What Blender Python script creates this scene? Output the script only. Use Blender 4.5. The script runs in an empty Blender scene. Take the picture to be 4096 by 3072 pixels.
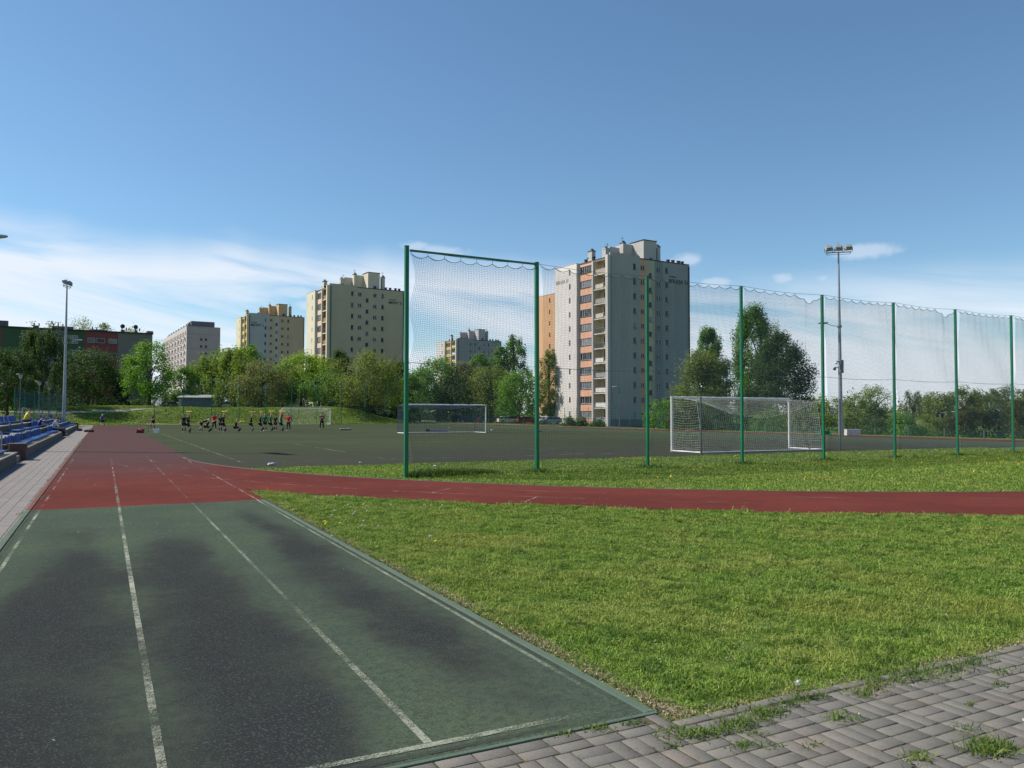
import bpy, bmesh, math, random
import numpy as np
from mathutils import Vector, Matrix, Euler
random.seed(7); RNG = np.random.default_rng(7)
R = math.radians
SC = bpy.context.scene
COL = SC.collection

# ------------------------------------------------------------------ camera, sky, sun
TH = R(27.25); PITCH = R(2.15); ROLL = R(0.12); EYE = 1.69; FPX = 3170.0
cam_d = bpy.data.cameras.new('camera'); cam = bpy.data.objects.new('camera', cam_d); COL.objects.link(cam)
CM = Matrix.Translation((0, 0, EYE)) @ Matrix.Rotation(-TH, 4, 'Z') @ Matrix.Rotation(math.pi/2 + PITCH, 4, 'X') @ Matrix.Rotation(ROLL, 4, 'Z')
cam.matrix_world = CM
cam_d.sensor_width = 36; cam_d.lens = 36*FPX/4096; cam_d.clip_start = 0.05; cam_d.clip_end = 6000
SC.camera = cam
SUN_AZ = math.atan2(-0.82, 0.572)      # clockwise from +Y
SUN_EL = R(47)
w = bpy.data.worlds.new('World'); SC.world = w; w.use_nodes = True
NT = w.node_tree; NT.nodes.clear()
def N(nt, t, **kw):
    n = nt.nodes.new(t)
    for k, v in kw.items():
        if k.startswith('i_'):
            key = k[2:]
            key = int(key) if key.isdigit() else key.replace('_', ' ')
            n.inputs[key].default_value = v
        else: setattr(n, k, v)
    return n
def L(nt, a, b): nt.links.new(a, b)
def MATH(nt, op, a, b=None, c=None, clamp=False):
    n = nt.nodes.new('ShaderNodeMath'); n.operation = op; n.use_clamp = clamp
    for i, v in enumerate((a, b, c)):
        if v is None: continue
        if isinstance(v, (int, float)): n.inputs[i].default_value = v
        else: nt.links.new(v, n.inputs[i])
    return n.outputs[0]
def MR(nt, v, a, b, c=0.0, d=1.0, smooth=True):
    n = nt.nodes.new('ShaderNodeMapRange'); n.interpolation_type = 'SMOOTHSTEP' if smooth else 'LINEAR'
    nt.links.new(v, n.inputs[0])
    for i, x in zip((1, 2, 3, 4), (a, b, c, d)): n.inputs[i].default_value = x
    return n.outputs[0]
def MIX(nt, f, a, b, mode='MIX'):
    n = nt.nodes.new('ShaderNodeMix'); n.data_type = 'RGBA'; n.blend_type = mode
    for i, v in ((0, f), (6, a), (7, b)):
        if isinstance(v, (int, float)): n.inputs[i].default_value = v
        elif isinstance(v, tuple): n.inputs[i].default_value = (*v[:3], 1)
        else: nt.links.new(v, n.inputs[i])
    return n.outputs[2]
sky = N(NT, 'ShaderNodeTexSky', sky_type='NISHITA', sun_disc=False, sun_elevation=SUN_EL, sun_rotation=SUN_AZ, air_density=1.0, dust_density=0.2, ozone_density=1.6, altitude=200)
tc = N(NT, 'ShaderNodeTexCoord')
rot = N(NT, 'ShaderNodeVectorRotate', rotation_type='Z_AXIS'); rot.inputs['Angle'].default_value = TH
L(NT, tc.outputs['Generated'], rot.inputs['Vector'])   # cloud field is laid out by compass bearing
sep = N(NT, 'ShaderNodeSeparateXYZ'); L(NT, rot.outputs[0], sep.inputs[0])
bear = MATH(NT, 'ARCTAN2', sep.outputs[0], sep.outputs[1])
elev = MATH(NT, 'ARCSINE', sep.outputs[2])
def noise(nt, vec, sc, det=5, rough=0.55, dist=0.0, out=0):
    n = N(nt, 'ShaderNodeTexNoise'); n.inputs['Scale'].default_value = sc; n.inputs['Detail'].default_value = det
    n.inputs['Roughness'].default_value = rough; n.inputs['Distortion'].default_value = dist
    if vec is not None: nt.links.new(vec, n.inputs['Vector'])
    return n.outputs[out]
def comb(nt, x, y, z=0.0):
    n = nt.nodes.new('ShaderNodeCombineXYZ')
    for i, v in enumerate((x, y, z)):
        if isinstance(v, (int, float)): n.inputs[i].default_value = v
        else: nt.links.new(v, n.inputs[i])
    return n.outputs[0]
e2 = MATH(NT, 'ADD', MATH(NT, 'MULTIPLY', elev, 3.6), MATH(NT, 'MULTIPLY', bear, 0.55))
v1 = comb(NT, MATH(NT, 'MULTIPLY', bear, 1.3), MATH(NT, 'MULTIPLY', e2, 2.6), 3.1)
wisp = noise(NT, v1, 2.0, 7, 0.56, 0.5)
# upper limit of the cloud bank falls from left to right
lim = MATH(NT, 'ADD', 0.198, MATH(NT, 'MULTIPLY', bear, -0.03))
lim = MATH(NT, 'ADD', lim, MATH(NT, 'MULTIPLY', MATH(NT, 'SUBTRACT', noise(NT, comb(NT, MATH(NT, 'MULTIPLY', bear, 2.2), 0.0, 0.0), 1.6, 3), 0.5), 0.10))
under = MATH(NT, 'SUBTRACT', lim, elev)
um = MR(NT, under, -0.01, 0.05)
rightfade = MR(NT, bear, 0.0, 0.30, 1.0, 0.0)
low = MR(NT, elev, 0.19, 0.10)
um = MATH(NT, 'MULTIPLY', um, MATH(NT, 'MAXIMUM', rightfade, low))
wm = MATH(NT, 'MULTIPLY', MR(NT, wisp, 0.30, 0.57), um)
puffn = noise(NT, comb(NT, MATH(NT, 'MULTIPLY', bear, 16.0), MATH(NT, 'MULTIPLY', elev, 30.0), 9.3), 1.0, 6, 0.6, 0.3)
pm = None
for (px_, py_, wx, wy) in ((3480, 998, 110, 24), (3135, 1112, 45, 26), (3300, 1108, 48, 22), (2868, 1128, 60, 22), (2760, 1035, 60, 26), (2700, 1050, 40, 20), (1560, 1120, 90, 36), (1180, 1168, 110, 22), (1240, 1225, 60, 20), (1760, 1000, 130, 22), (1650, 985, 60, 20)):
    b0 = math.atan((px_-2048)/3170); e0 = math.atan((1655-py_)/3170*math.cos(b0))
    d1 = MATH(NT, 'DIVIDE', MATH(NT, 'SUBTRACT', bear, b0), wx/3170); d2 = MATH(NT, 'DIVIDE', MATH(NT, 'SUBTRACT', elev, e0), wy/3170)
    d = MATH(NT, 'SQRT', MATH(NT, 'ADD', MATH(NT, 'MULTIPLY', d1, d1), MATH(NT, 'MULTIPLY', d2, d2)))
    d = MATH(NT, 'ADD', d, MATH(NT, 'MULTIPLY', MATH(NT, 'SUBTRACT', puffn, 0.5), 3.0)); q_ = MR(NT, d, 1.25, 0.2)
    pm = q_ if pm is None else MATH(NT, 'MAXIMUM', pm, q_)
cl = MATH(NT, 'MAXIMUM', MATH(NT, 'MULTIPLY', wm, 0.92), MATH(NT, 'MULTIPLY', pm, 0.42))
hz = MR(NT, elev, 0.17, -0.02, 0.0, 0.6)
cl = MATH(NT, 'MAXIMUM', cl, hz)
skyc = MIX(NT, cl, MIX(NT, 1.0, sky.outputs[0], (0.80, 0.985, 1.05), 'MULTIPLY'), (6.7, 7.2, 7.9))
bg = N(NT, 'ShaderNodeBackground'); bg.inputs[1].default_value = 0.095
L(NT, skyc, bg.inputs[0]); wo = N(NT, 'ShaderNodeOutputWorld'); L(NT, bg.outputs[0], wo.inputs[0])
sd = bpy.data.lights.new('sun', 'SUN'); sd.energy = 4.7; sd.angle = R(0.53); sd.color = (1.0, 0.93, 0.82)
so = bpy.data.objects.new('sun', sd); COL.objects.link(so)
sv = Vector((math.sin(SUN_AZ)*math.cos(SUN_EL), math.cos(SUN_AZ)*math.cos(SUN_EL), math.sin(SUN_EL)))
so.rotation_euler = sv.to_track_quat('Z', 'Y').to_euler()
SC.view_settings.view_transform = 'Standard'; SC.view_settings.look = 'None'; SC.view_settings.gamma = 1.0; SC.view_settings.exposure = 0.42
try: SC.cycles.max_bounces = 6; SC.cycles.transparent_max_bounces = 12
except Exception: pass

# ------------------------------------------------------------------ helpers
def C2W(X, Z, z=0.0):                  # X to the right of the view axis, Z metres ahead
    return Vector((X*math.cos(TH)+Z*math.sin(TH), -X*math.sin(TH)+Z*math.cos(TH), z))
def G(sx, sy, z=0.0):                  # point where the sight line of a pixel meets height z
    d = CM.to_3x3() @ Vector(((sx-2048)/FPX, -(sy-1536)/FPX, -1))
    t = (z-EYE)/d.z
    return Vector((d.x*t, d.y*t, z))
def P(sx, Z, z=0.0): return C2W((sx-2048)/FPX*Z*1.0007, Z, z)
def ZH(sy, Z, sx=2048): return EYE + (1655.0-(sx-2048)*-0.0021-sy)/FPX*Z   # height seen at row sy at distance Z
def S(a, b, x):
    t = np.clip((x-a)/(b-a), 0, 1); return t*t*(3-2*t)

def setp(o, label=None, cat=None, group=None, kind=None):
    if label: o['label'] = label
    if cat: o['category'] = cat
    if group: o['group'] = group
    if kind: o['kind'] = kind
    return o
def empty(name, loc=(0, 0, 0), rz=0.0, label=None, cat=None, group=None, kind=None):
    o = bpy.data.objects.new(name, None); COL.objects.link(o); o.location = loc; o.rotation_euler = (0, 0, rz)
    o.empty_display_size = 0.2
    return setp(o, label, cat, group, kind)
def link(name, me, parent=None, loc=None, rz=None):
    o = bpy.data.objects.new(name, me); COL.objects.link(o)
    if parent: o.parent = parent
    if loc is not None: o.location = loc
    if rz is not None: o.rotation_euler = (0, 0, rz)
    return o
def fastmesh(name, V, F, mats, midx=None, smooth=False):
    V = np.asarray(V, dtype=np.float32); F = np.asarray(F, dtype=np.int32)
    me = bpy.data.meshes.new(name); k = F.shape[1]
    me.vertices.add(len(V)); me.vertices.foreach_set('co', V.ravel())
    me.loops.add(F.size); me.loops.foreach_set('vertex_index', F.ravel())
    me.polygons.add(len(F)); me.polygons.foreach_set('loop_start', np.arange(0, F.size, k, dtype=np.int32))
    me.polygons.foreach_set('loop_total', np.full(len(F), k, dtype=np.int32))
    for m in (mats if isinstance(mats, (list, tuple)) else [mats]): me.materials.append(m)
    if midx is not None: me.polygons.foreach_set('material_index', np.asarray(midx, dtype=np.int32))
    if smooth: me.polygons.foreach_set('use_smooth', np.ones(len(F), dtype=bool))
    me.update(calc_edges=True); return me
class MB:
    def __init__(s): s.v = []; s.f = []; s.m = []; s.mats = []; s.sm = []
    def mi(s, m):
        if m not in s.mats: s.mats.append(m)
        return s.mats.index(m)
    def add(s, vs, fs, m, smooth=False):
        b = len(s.v); s.v += [tuple(v) for v in vs]; i = s.mi(m)
        for f in fs: s.f.append([b+k for k in f]); s.m.append(i); s.sm.append(smooth)
    def quad(s, a, b, c, d, m): s.add([a, b, c, d], [(0, 1, 2, 3)], m)
    def box(s, x0, x1, y0, y1, z0, z1, m, bev=0.0, M=None, taper=1.0):
        if bev > 0:
            bm = bmesh.new(); bmesh.ops.create_cube(bm, size=1)
            for v in bm.verts: v.co = Vector(((v.co.x+.5)*(x1-x0)+x0, (v.co.y+.5)*(y1-y0)+y0, (v.co.z+.5)*(z1-z0)+z0))
            bmesh.ops.bevel(bm, geom=bm.edges[:], offset=bev, segments=2, affect='EDGES', profile=0.5)
            vs = [v.co.copy() for v in bm.verts]; bm.verts.index_update(); fs = [[v.index for v in f.verts] for f in bm.faces]; bm.free()
        else:
            cx, cy = (x0+x1)/2, (y0+y1)/2
            vs = [Vector((x0, y0, z0)), Vector((x1, y0, z0)), Vector((x1, y1, z0)), Vector((x0, y1, z0))]
            vs += [Vector((cx+(x-cx)*taper, cy+(y-cy)*taper, z1)) for x, y in ((x0, y0), (x1, y0), (x1, y1), (x0, y1))]
            fs = [(0, 3, 2, 1), (4, 5, 6, 7), (0, 1, 5, 4), (1, 2, 6, 5), (2, 3, 7, 6), (3, 0, 4, 7)]
        if M is not None: vs = [M @ v for v in vs]
        s.add(vs, fs, m)
    def tube(s, pts, rads, m, n=8, cap=True, M=None):
        pts = [Vector(p) for p in pts]
        if isinstance(rads, (int, float)): rads = [rads]*len(pts)
        vs = []; fs = []
        for i, p in enumerate(pts):
            t = (pts[min(i+1, len(pts)-1)]-pts[max(i-1, 0)]).normalized()
            a = Vector((0, 0, 1)) if abs(t.z) < .9 else Vector((1, 0, 0))
            u = t.cross(a).normalized(); v = t.cross(u)
            for k in range(n):
                an = 2*math.pi*k/n; vs.append(p+(u*math.cos(an)+v*math.sin(an))*rads[i])
        for i in range(len(pts)-1):
            for k in range(n): fs.append((i*n+k, i*n+(k+1) % n, (i+1)*n+(k+1) % n, (i+1)*n+k))
        if M is not None: vs = [M @ v for v in vs]
        s.add(vs, fs, m, True)
        if cap: s.add(vs[:n], [tuple(range(n))], m); s.add(vs[-n:], [tuple(range(n))[::-1]], m)
    def sphere(s, c, r, m, n=10, sc=(1, 1, 1), M=None):
        vs = []; fs = []; c = Vector(c); h = n//2+1
        for i in range(h+1):
            ph = math.pi*i/h
            for k in range(n):
                a = 2*math.pi*k/n; vs.append(c+Vector((math.sin(ph)*math.cos(a)*sc[0], math.sin(ph)*math.sin(a)*sc[1], math.cos(ph)*sc[2]))*r)
        for i in range(h):
            for k in range(n): fs.append((i*n+k, (i+1)*n+k, (i+1)*n+(k+1) % n, i*n+(k+1) % n))
        if M is not None: vs = [M @ v for v in vs]
        s.add(vs, fs, m, True)
    def prism(s, prof, x0, x1, m, M=None, sm=False):     # profile in (y,z) extruded along x
        n = len(prof); vs = [Vector((x0, y, z)) for y, z in prof]+[Vector((x1, y, z)) for y, z in prof]
        if M is not None: vs = [M @ v for v in vs]
        s.add(vs, [(i, (i+1) % n, n+(i+1) % n, n+i) for i in range(n)], m, sm)
        s.add(vs[:n], [tuple(range(n))[::-1]], m); s.add(vs[n:], [tuple(range(n))], m)
    def mesh(s, name):
        me = bpy.data.meshes.new(name); me.from_pydata(s.v, [], s.f)
        for m in s.mats: me.materials.append(m)
        me.polygons.foreach_set('material_index', s.m); me.polygons.foreach_set('use_smooth', s.sm)
        me.validate(); me.update(); return me
    def build(s, name, parent=None, loc=None, rz=None): return link(name, s.mesh(name), parent, loc, rz)

MATS = {}
def mat(name, col, rough=0.7, var=0.12, scale=3.0, bump=0.0, bscale=40.0, metal=0.0, spec=0.4, col2=None, coat=0.0):
    if name in MATS: return MATS[name]
    m = bpy.data.materials.new(name); m.use_nodes = True; nt = m.node_tree; b = nt.nodes['Principled BSDF']
    b.inputs['Roughness'].default_value = rough; b.inputs['Metallic'].default_value = metal
    b.inputs['Specular IOR Level'].default_value = spec; b.inputs['Coat Weight'].default_value = coat
    tc = N(nt, 'ShaderNodeTexCoord')
    nz = noise(nt, tc.outputs['Object'], scale, 5, 0.6)
    f = MR(nt, nz, 0.3, 0.7, 0, 1, False)
    c2 = col2 if col2 else tuple(min(1, c*(1-2*var)) for c in col)
    c = MIX(nt, f, c2, col)
    L(nt, c, b.inputs['Base Color'])
    if bump > 0:
        bp = N(nt, 'ShaderNodeBump'); bp.inputs['Strength'].default_value = bump; bp.inputs['Distance'].default_value = 0.02
        L(nt, noise(nt, tc.outputs['Object'], bscale, 3), bp.inputs['Height']); L(nt, bp.outputs[0], b.inputs['Normal'])
    MATS[name] = m; return m

M_green = mat('green_enamel', (0.002, 0.165, 0.07), 0.42, 0.1, 2.0, 0.05, 60)
M_cable = mat('steel_cable', (0.12, 0.13, 0.14), 0.5)
M_net = mat('dark_net_cord', (0.045, 0.085, 0.095), 0.8, 0.1)
M_netw = mat('white_net_cord', (0.62, 0.63, 0.60), 0.8, 0.1)
M_netb = mat('navy_net_cord', (0.03, 0.06, 0.12), 0.8, 0.1)
M_white = mat('white_paint', (0.78, 0.78, 0.76), 0.4, 0.08, 6)
M_galv = mat('galvanised_steel', (0.34, 0.37, 0.42), 0.45, 0.12, 4, metal=0.35)
M_greysteel = mat('dark_grey_steel', (0.13, 0.15, 0.18), 0.5, 0.1, metal=0.3)
M_black = mat('black_rubber', (0.02, 0.02, 0.022), 0.6)
M_dark = mat('dark_trim', (0.03, 0.03, 0.035), 0.6)
M_alu = mat('floodlight_housing', (0.35, 0.36, 0.36), 0.4, 0.1, metal=0.3)
M_lampglass = mat('lamp_glass', (0.35, 0.38, 0.40), 0.15, 0.05, spec=0.6)
M_blue = mat('blue_seat_plastic', (0.010, 0.075, 0.30), 0.4, 0.15, 5)
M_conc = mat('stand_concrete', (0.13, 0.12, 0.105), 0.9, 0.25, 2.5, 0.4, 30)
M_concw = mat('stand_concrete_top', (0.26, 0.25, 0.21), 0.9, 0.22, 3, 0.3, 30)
M_brown = mat('brown_block', (0.13, 0.075, 0.065), 0.9, 0.2, 6, 0.4, 40)
M_roof = mat('roof_felt', (0.07, 0.07, 0.075), 0.9, 0.2, 1)
M_bark = mat('bark', (0.10, 0.075, 0.055), 0.95, 0.25, 6, 0.5, 20)

# ------------------------------------------------------------------ ground surfaces
CX, CY, RI, RO = 26.6, 32.6, 23.9, 27.72
def height(x, y):
    h = 2.45*S(125.5, 134, y+1.2*np.sin(x*0.12))*(1-S(36, 50, x))
    h += (0.9*S(-5.6, -7.5, x)*(1-S(112, 124, y)))*S(18, 24, y)
    h += 3.0*S(180, 320, y)*(1-S(60, 120, x))
    h -= S(57, 78, x)*(1.3-1.0*S(110, 135, y))
    h += 2.0*S(175, 215, y)*S(42, 60, x)
    h += (0.25*np.sin(x*0.21+1)*np.sin(y*0.33)+0.12*np.sin(x*.7)*np.sin(y*.9+1))*S(127, 133, y)*(1-S(40, 50, x))
    return h-0.014
def hz1(x, y): return float(height(np.array(x, dtype=float), np.array(y, dtype=float)))
def grass_mat(name, ca, cb, cc, soil, bmp=0.5):
    m = bpy.data.materials.new(name); m.use_nodes = True; nt = m.node_tree; b = nt.nodes['Principled BSDF']
    b.inputs['Roughness'].default_value = 0.9; b.inputs['Specular IOR Level'].default_value = 0.2
    tc = N(nt, 'ShaderNodeTexCoord'); ob = tc.outputs['Object']
    n1 = noise(nt, ob, 0.35, 6, 0.65); n2 = noise(nt, ob, 9.0, 5, 0.7); n3 = noise(nt, ob, 70.0, 3, 0.7); n4 = noise(nt, ob, 0.11, 4, .6)
    c = MIX(nt, MR(nt, n1, .38, .62), ca, cb); c = MIX(nt, MR(nt, n2, .42, .66), c, cc)
    c = MIX(nt, MATH(nt, 'MULTIPLY', MR(nt, n4, .56, .68), MR(nt, n2, .4, .6)), c, soil)
    c = MIX(nt, MR(nt, n3, .35, .7, 0.0, 0.55), c, (0.02, 0.035, 0.01))
    L(nt, c, b.inputs['Base Color'])
    bp = N(nt, 'ShaderNodeBump'); bp.inputs['Strength'].default_value = bmp; bp.inputs['Distance'].default_value = 0.08
    L(nt, MATH(nt, 'ADD', n2, n3), bp.inputs['Height']); L(nt, bp.outputs[0], b.inputs['Normal'])
    return m
M_ground = grass_mat('meadow_ground', (0.12, 0.19, 0.030), (0.075, 0.13, 0.022), (0.18, 0.22, 0.05), (0.16, 0.14, 0.07))
xs = np.concatenate([[-3000, -1200, -500, -250, -160], np.arange(-120, 121, 2.0), [150, 220, 400, 1000, 3000]])
ys = np.concatenate([[-1500, -300, -60], np.arange(-20, 241, 2.0), [260, 300, 340, 400, 600, 1200, 4000]])
XX, YY = np.meshgrid(xs, ys); ZZ = height(XX, YY)
nx, ny = len(xs), len(ys); idx = np.arange(nx*ny).reshape(ny, nx)
F = np.stack([idx[:-1, :-1], idx[:-1, 1:], idx[1:, 1:], idx[1:, :-1]], -1).reshape(-1, 4)
o = link('ground', fastmesh('ground', np.stack([XX, YY, ZZ], -1).reshape(-1, 3), F, M_ground, smooth=True)); setp(o, 'grassy ground around the sports field rising to a bank behind the far goal', 'ground', kind='structure')

def surf_mat(kind):
    m = bpy.data.materials.new(kind); m.use_nodes = True; nt = m.node_tree; b = nt.nodes['Principled BSDF']
    b.inputs['Roughness'].default_value = 0.95; b.inputs['Specular IOR Level'].default_value = 0.04
    tc = N(nt, 'ShaderNodeTexCoord'); ob = tc.outputs['Object']; sp = N(nt, 'ShaderNodeSeparateXYZ'); L(nt, ob, sp.inputs[0])
    X, Y = sp.outputs[0], sp.outputs[1]
    gr = noise(nt, ob, 62.0 if kind == 'green_rubber' else 95.0, 4, 0.8); gr2 = noise(nt, ob, 260.0, 2, 0.6)
    if kind == 'green_rubber':
        # wear: dark granulate in the middle of each lane, paint kept along the lines
        lane = MATH(nt, 'PINGPONG', MATH(nt, 'ADD', X, 0.96), 0.61)
        wear = MR(nt, lane, 0.0, 0.5)
        nb = noise(nt, comb(nt, X, MATH(nt, 'MULTIPLY', Y, 0.55), 0.7), 0.9, 4, 0.5, 0.3)
        nb3 = noise(nt, comb(nt, X, Y, 4.7), 2.6, 4, 0.55)
        k = MATH(nt, 'ADD', MATH(nt, 'MULTIPLY', nb, 1.35), MATH(nt, 'MULTIPLY', wear, 0.30))
        k = MATH(nt, 'ADD', k, MATH(nt, 'MULTIPLY', nb3, 0.35))
        # the inner lanes near the end line are worn almost bare
        k = MATH(nt, 'ADD', k, MATH(nt, 'MULTIPLY', MR(nt, X, 1.9, 0.6), MATH(nt, 'MULTIPLY', MR(nt, Y, 11.5, 7.5), 0.42)))
        k = MATH(nt, 'SUBTRACT', k, MATH(nt, 'MULTIPLY', MR(nt, Y, 10.5, 15.0), 0.42))
        k = MATH(nt, 'SUBTRACT', k, MATH(nt, 'MULTIPLY', MR(nt, Y, 4.3, 3.7), 0.25))
        k = MATH(nt, 'SUBTRACT', k, MATH(nt, 'MULTIPLY', MR(nt, MATH(nt, 'ABSOLUTE', MATH(nt, 'SUBTRACT', X, 1.65)), 0.50, 0.0), 0.22))
        k = MATH(nt, 'ADD', k, MATH(nt, 'MULTIPLY', MATH(nt, 'SUBTRACT', noise(nt, ob, 7.0, 2, .5), .5), .35))
        k = MATH(nt, 'ADD', k, MATH(nt, 'MULTIPLY', MR(nt, MATH(nt, 'ABSOLUTE', MATH(nt, 'SUBTRACT', X, 2.2)), 0.45, 0.0), MATH(nt, 'MULTIPLY', MR(nt, Y, 4.2, 5.2), 0.20)))
        k = MR(nt, k, 0.60, 1.66)
        k = MATH(nt, 'MULTIPLY', k, MR(nt, X, -1.0, -0.6, 0.4, 1.0))
        c = MIX(nt, MR(nt, noise(nt, ob, .8, 4), .35, .65), (0.068, 0.096, 0.068), (0.084, 0.116, 0.072))
        c = MIX(nt, MR(nt, gr, .42, .58, .50, 0), c, (0.022, 0.03, 0.024))
        c = MIX(nt, MR(nt, noise(nt, ob, 17.0, 3, .75), .38, .56, .42, 0), c, (0.030, 0.037, 0.032))
        gsel = MR(nt, gr, 0.40, 0.58)
        dark = MIX(nt, MATH(nt, 'MULTIPLY', MR(nt, gr, .50, .62), 0.7), (0.023, 0.024, 0.026), (0.080, 0.092, 0.083))
        c = MIX(nt, MR(nt, MATH(nt, 'ADD', k, MATH(nt, 'MULTIPLY', MATH(nt, 'SUBTRACT', gr, 0.5), 3.6)), 0.1, 0.9), c, dark)
        c = MIX(nt, MATH(nt, 'MULTIPLY', MR(nt, gr2, .66, .74), 0.35), c, (0.24, 0.25, 0.24))
    elif kind == 'red_rubber':
        nb = noise(nt, ob, 0.3, 4, 0.6); nc = noise(nt, ob, 2.2, 5, .6)
        c = MIX(nt, MR(nt, nb, .35, .65), (0.102, 0.026, 0.021), (0.132, 0.033, 0.025))
        c = MIX(nt, MR(nt, nc, .45, .7, 0, .5), c, (0.075, 0.024, 0.021))
        g = MATH(nt, 'MULTIPLY', MR(nt, MATH(nt, 'ADD', Y, MATH(nt, 'MULTIPLY', nb, 16)), 26, 42), MR(nt, X, 3.4, 2.9))
        g = MATH(nt, 'MULTIPLY', g, MR(nt, nc, .2, .6, .55, 1))
        c = MIX(nt, MATH(nt, 'MULTIPLY', g, 0.85), c, (0.068, 0.048, 0.050))
        c = MIX(nt, MR(nt, gr, .5, .7, 0, .35), c, (0.06, 0.025, 0.02))
    elif kind == 'old_turf':
        nb = noise(nt, ob, 0.09, 5, .6); nc = noise(nt, ob, 1.2, 5, .6)
        c = MIX(nt, MR(nt, nb, .35, .65), (0.043, 0.053, 0.027), (0.053, 0.064, 0.034))
        near = MATH(nt, 'MULTIPLY', MR(nt, Y, 44, 27), 1.0)
        c = MIX(nt, MATH(nt, 'MULTIPLY', near, MR(nt, nb, .2, .6, .55, .95)), c, (0.044, 0.045, 0.034))
        c = MIX(nt, MATH(nt, 'MULTIPLY', MR(nt, X, 36, 50), .7), c, (0.062, 0.090, 0.060))
        c = MIX(nt, MR(nt, nc, .5, .75, 0, .45), c, (0.033, 0.037, 0.023))
        c = MIX(nt, MR(nt, gr, .5, .75, 0, .3), c, (0.03, 0.032, 0.024))
        c = MIX(nt, MATH(nt, 'MULTIPLY', MR(nt, noise(nt, ob, 26, 2), .70, .76), .5), c, (0.2, 0.2, 0.18))
    elif kind == 'paver':
        r = N(nt, 'ShaderNodeNewGeometry').outputs['Random Per Island']
        c = MIX(nt, r, (0.145, 0.138, 0.125), (0.185, 0.175, 0.155))
        c = MIX(nt, MR(nt, noise(nt, ob, 2.2, 4), .52, .72, 0, .6), c, (0.20, 0.16, 0.135))
        c = MIX(nt, MR(nt, noise(nt, ob, 6.0, 4, .7), .5, .7, 0, .45), c, (0.10, 0.098, 0.09))
        c = MIX(nt, MR(nt, gr, .48, .62, 0, .5), c, (0.11, 0.105, 0.10))
        c = MIX(nt, MATH(nt, 'MULTIPLY', MR(nt, gr2, .66, .72), .55), c, (0.42, 0.41, 0.39))
    elif kind == 'soil':
        c = MIX(nt, MR(nt, noise(nt, ob, 25, 5), .4, .6), (0.05, 0.045, 0.03), (0.10, 0.09, 0.06))
        c = MIX(nt, MR(nt, noise(nt, ob, 7, 4), .52, .62, 0, .7), c, (0.06, 0.085, 0.025))
    elif kind == 'path_brick':
        br = N(nt, 'ShaderNodeTexBrick'); br.offset = 0.5; br.inputs['Scale'].default_value = 1.0
        br.inputs['Brick Width'].default_value = 0.10; br.inputs['Row Height'].default_value = 0.20; br.inputs['Mortar Size'].default_value = 0.0065
        br.inputs['Color1'].default_value = (0.27, 0.245, 0.235, 1); br.inputs['Color2'].default_value = (0.215, 0.20, 0.20, 1); br.inputs['Mortar'].default_value = (0.055, 0.055, 0.04, 1)
        L(nt, comb(nt, Y, X), br.inputs['Vector'])
        c = MIX(nt, MR(nt, noise(nt, ob, 1.3, 5), .45, .7, 0, .45), br.outputs[0], (0.19, 0.175, 0.165))
        c = MIX(nt, MR(nt, gr, .5, .7, 0, .3), c, (0.13, 0.125, 0.12))
    L(nt, c, b.inputs['Base Color'])
    bp = N(nt, 'ShaderNodeBump'); bp.inputs['Strength'].default_value = 0.9 if kind == 'green_rubber' else 0.5; bp.inputs['Distance'].default_value = 0.006
    L(nt, gr, bp.inputs['Height']); L(nt, bp.outputs[0], b.inputs['Normal'])
    return m
MG, MRd, MT, MP, MSo, MPB = [surf_mat(k) for k in ('green_rubber', 'red_rubber', 'old_turf', 'paver', 'soil', 'path_brick')]
def sheet(name, pts, z, m, label, cat, kind='structure', thick=None):
    me = bpy.data.meshes.new(name); bm = bmesh.new()
    f = bm.faces.new([bm.verts.new((p[0], p[1], z)) for p in pts]); bmesh.ops.triangulate(bm, faces=[f])
    bm.to_mesh(me); bm.free(); me.materials.append(m)
    o = link(name, me); return setp(o, label, cat, kind=kind)
sheet('artificial_turf', [(2.80, 25.2), (50.45, 25.2), (50.45, 124.6), (2.80, 124.6)], 0.0, MT, 'worn dark artificial turf of the football pitch', 'pitch')
# curved red band + straights : one sheet
def track_sheet():
    V = []; F = []
    def q4(p): b = len(V); V.extend([(x, y, 0.004) for x, y in p]); F.append((b, b+1, b+2, b+3))
    ys = np.linspace(16.0, 121.5, 80); xl = lambda y: CX-math.sqrt(max(0, RI*RI-(y-CY)**2)) if y < CY else CX-RI
    for i in range(79): q4([(-1.09, ys[i]), (max(2.86, 0), ys[i]), (2.86, ys[i+1]), (-1.09, ys[i+1])])
    def inn(t): return (max(2.86, CX+RI*math.cos(t)), CY+RI*math.sin(t))
    def outp(t): return (max(2.86, CX+RO*math.cos(t)), CY+RO*math.sin(t))
    ts = np.linspace(math.pi+0.02, 2*math.pi, 120)
    for i in range(119):
        a, b_, c, d = outp(ts[i]), outp(ts[i+1]), inn(ts[i+1]), inn(ts[i])
        if b_[0] > 2.861 or c[0] > 2.861: q4([a, b_, c, d])
    q4([(CX+RI, CY), (CX+RO, CY), (CX+RO, 124.6), (CX+RI, 124.6)])
    o = link('running_track', fastmesh('running_track', V, F, MRd)); setp(o, 'dark red rubber running track curving round the near end of the pitch', 'running track', kind='structure')
track_sheet()
sheet('start_zone', [(-1.09, 3.65), (2.80, 3.65), (2.86, 16.0), (-1.09, 16.0)], 0.004, MG, 'worn green rubber start area of the running track', 'running track')
sheet('side_path', [(-2.75, -6), (-1.17, -6), (-1.17, 121.8), (-2.75, 121.8)], 0.0, MPB, 'grey brick paved path between the stand and the track', 'path')
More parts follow.
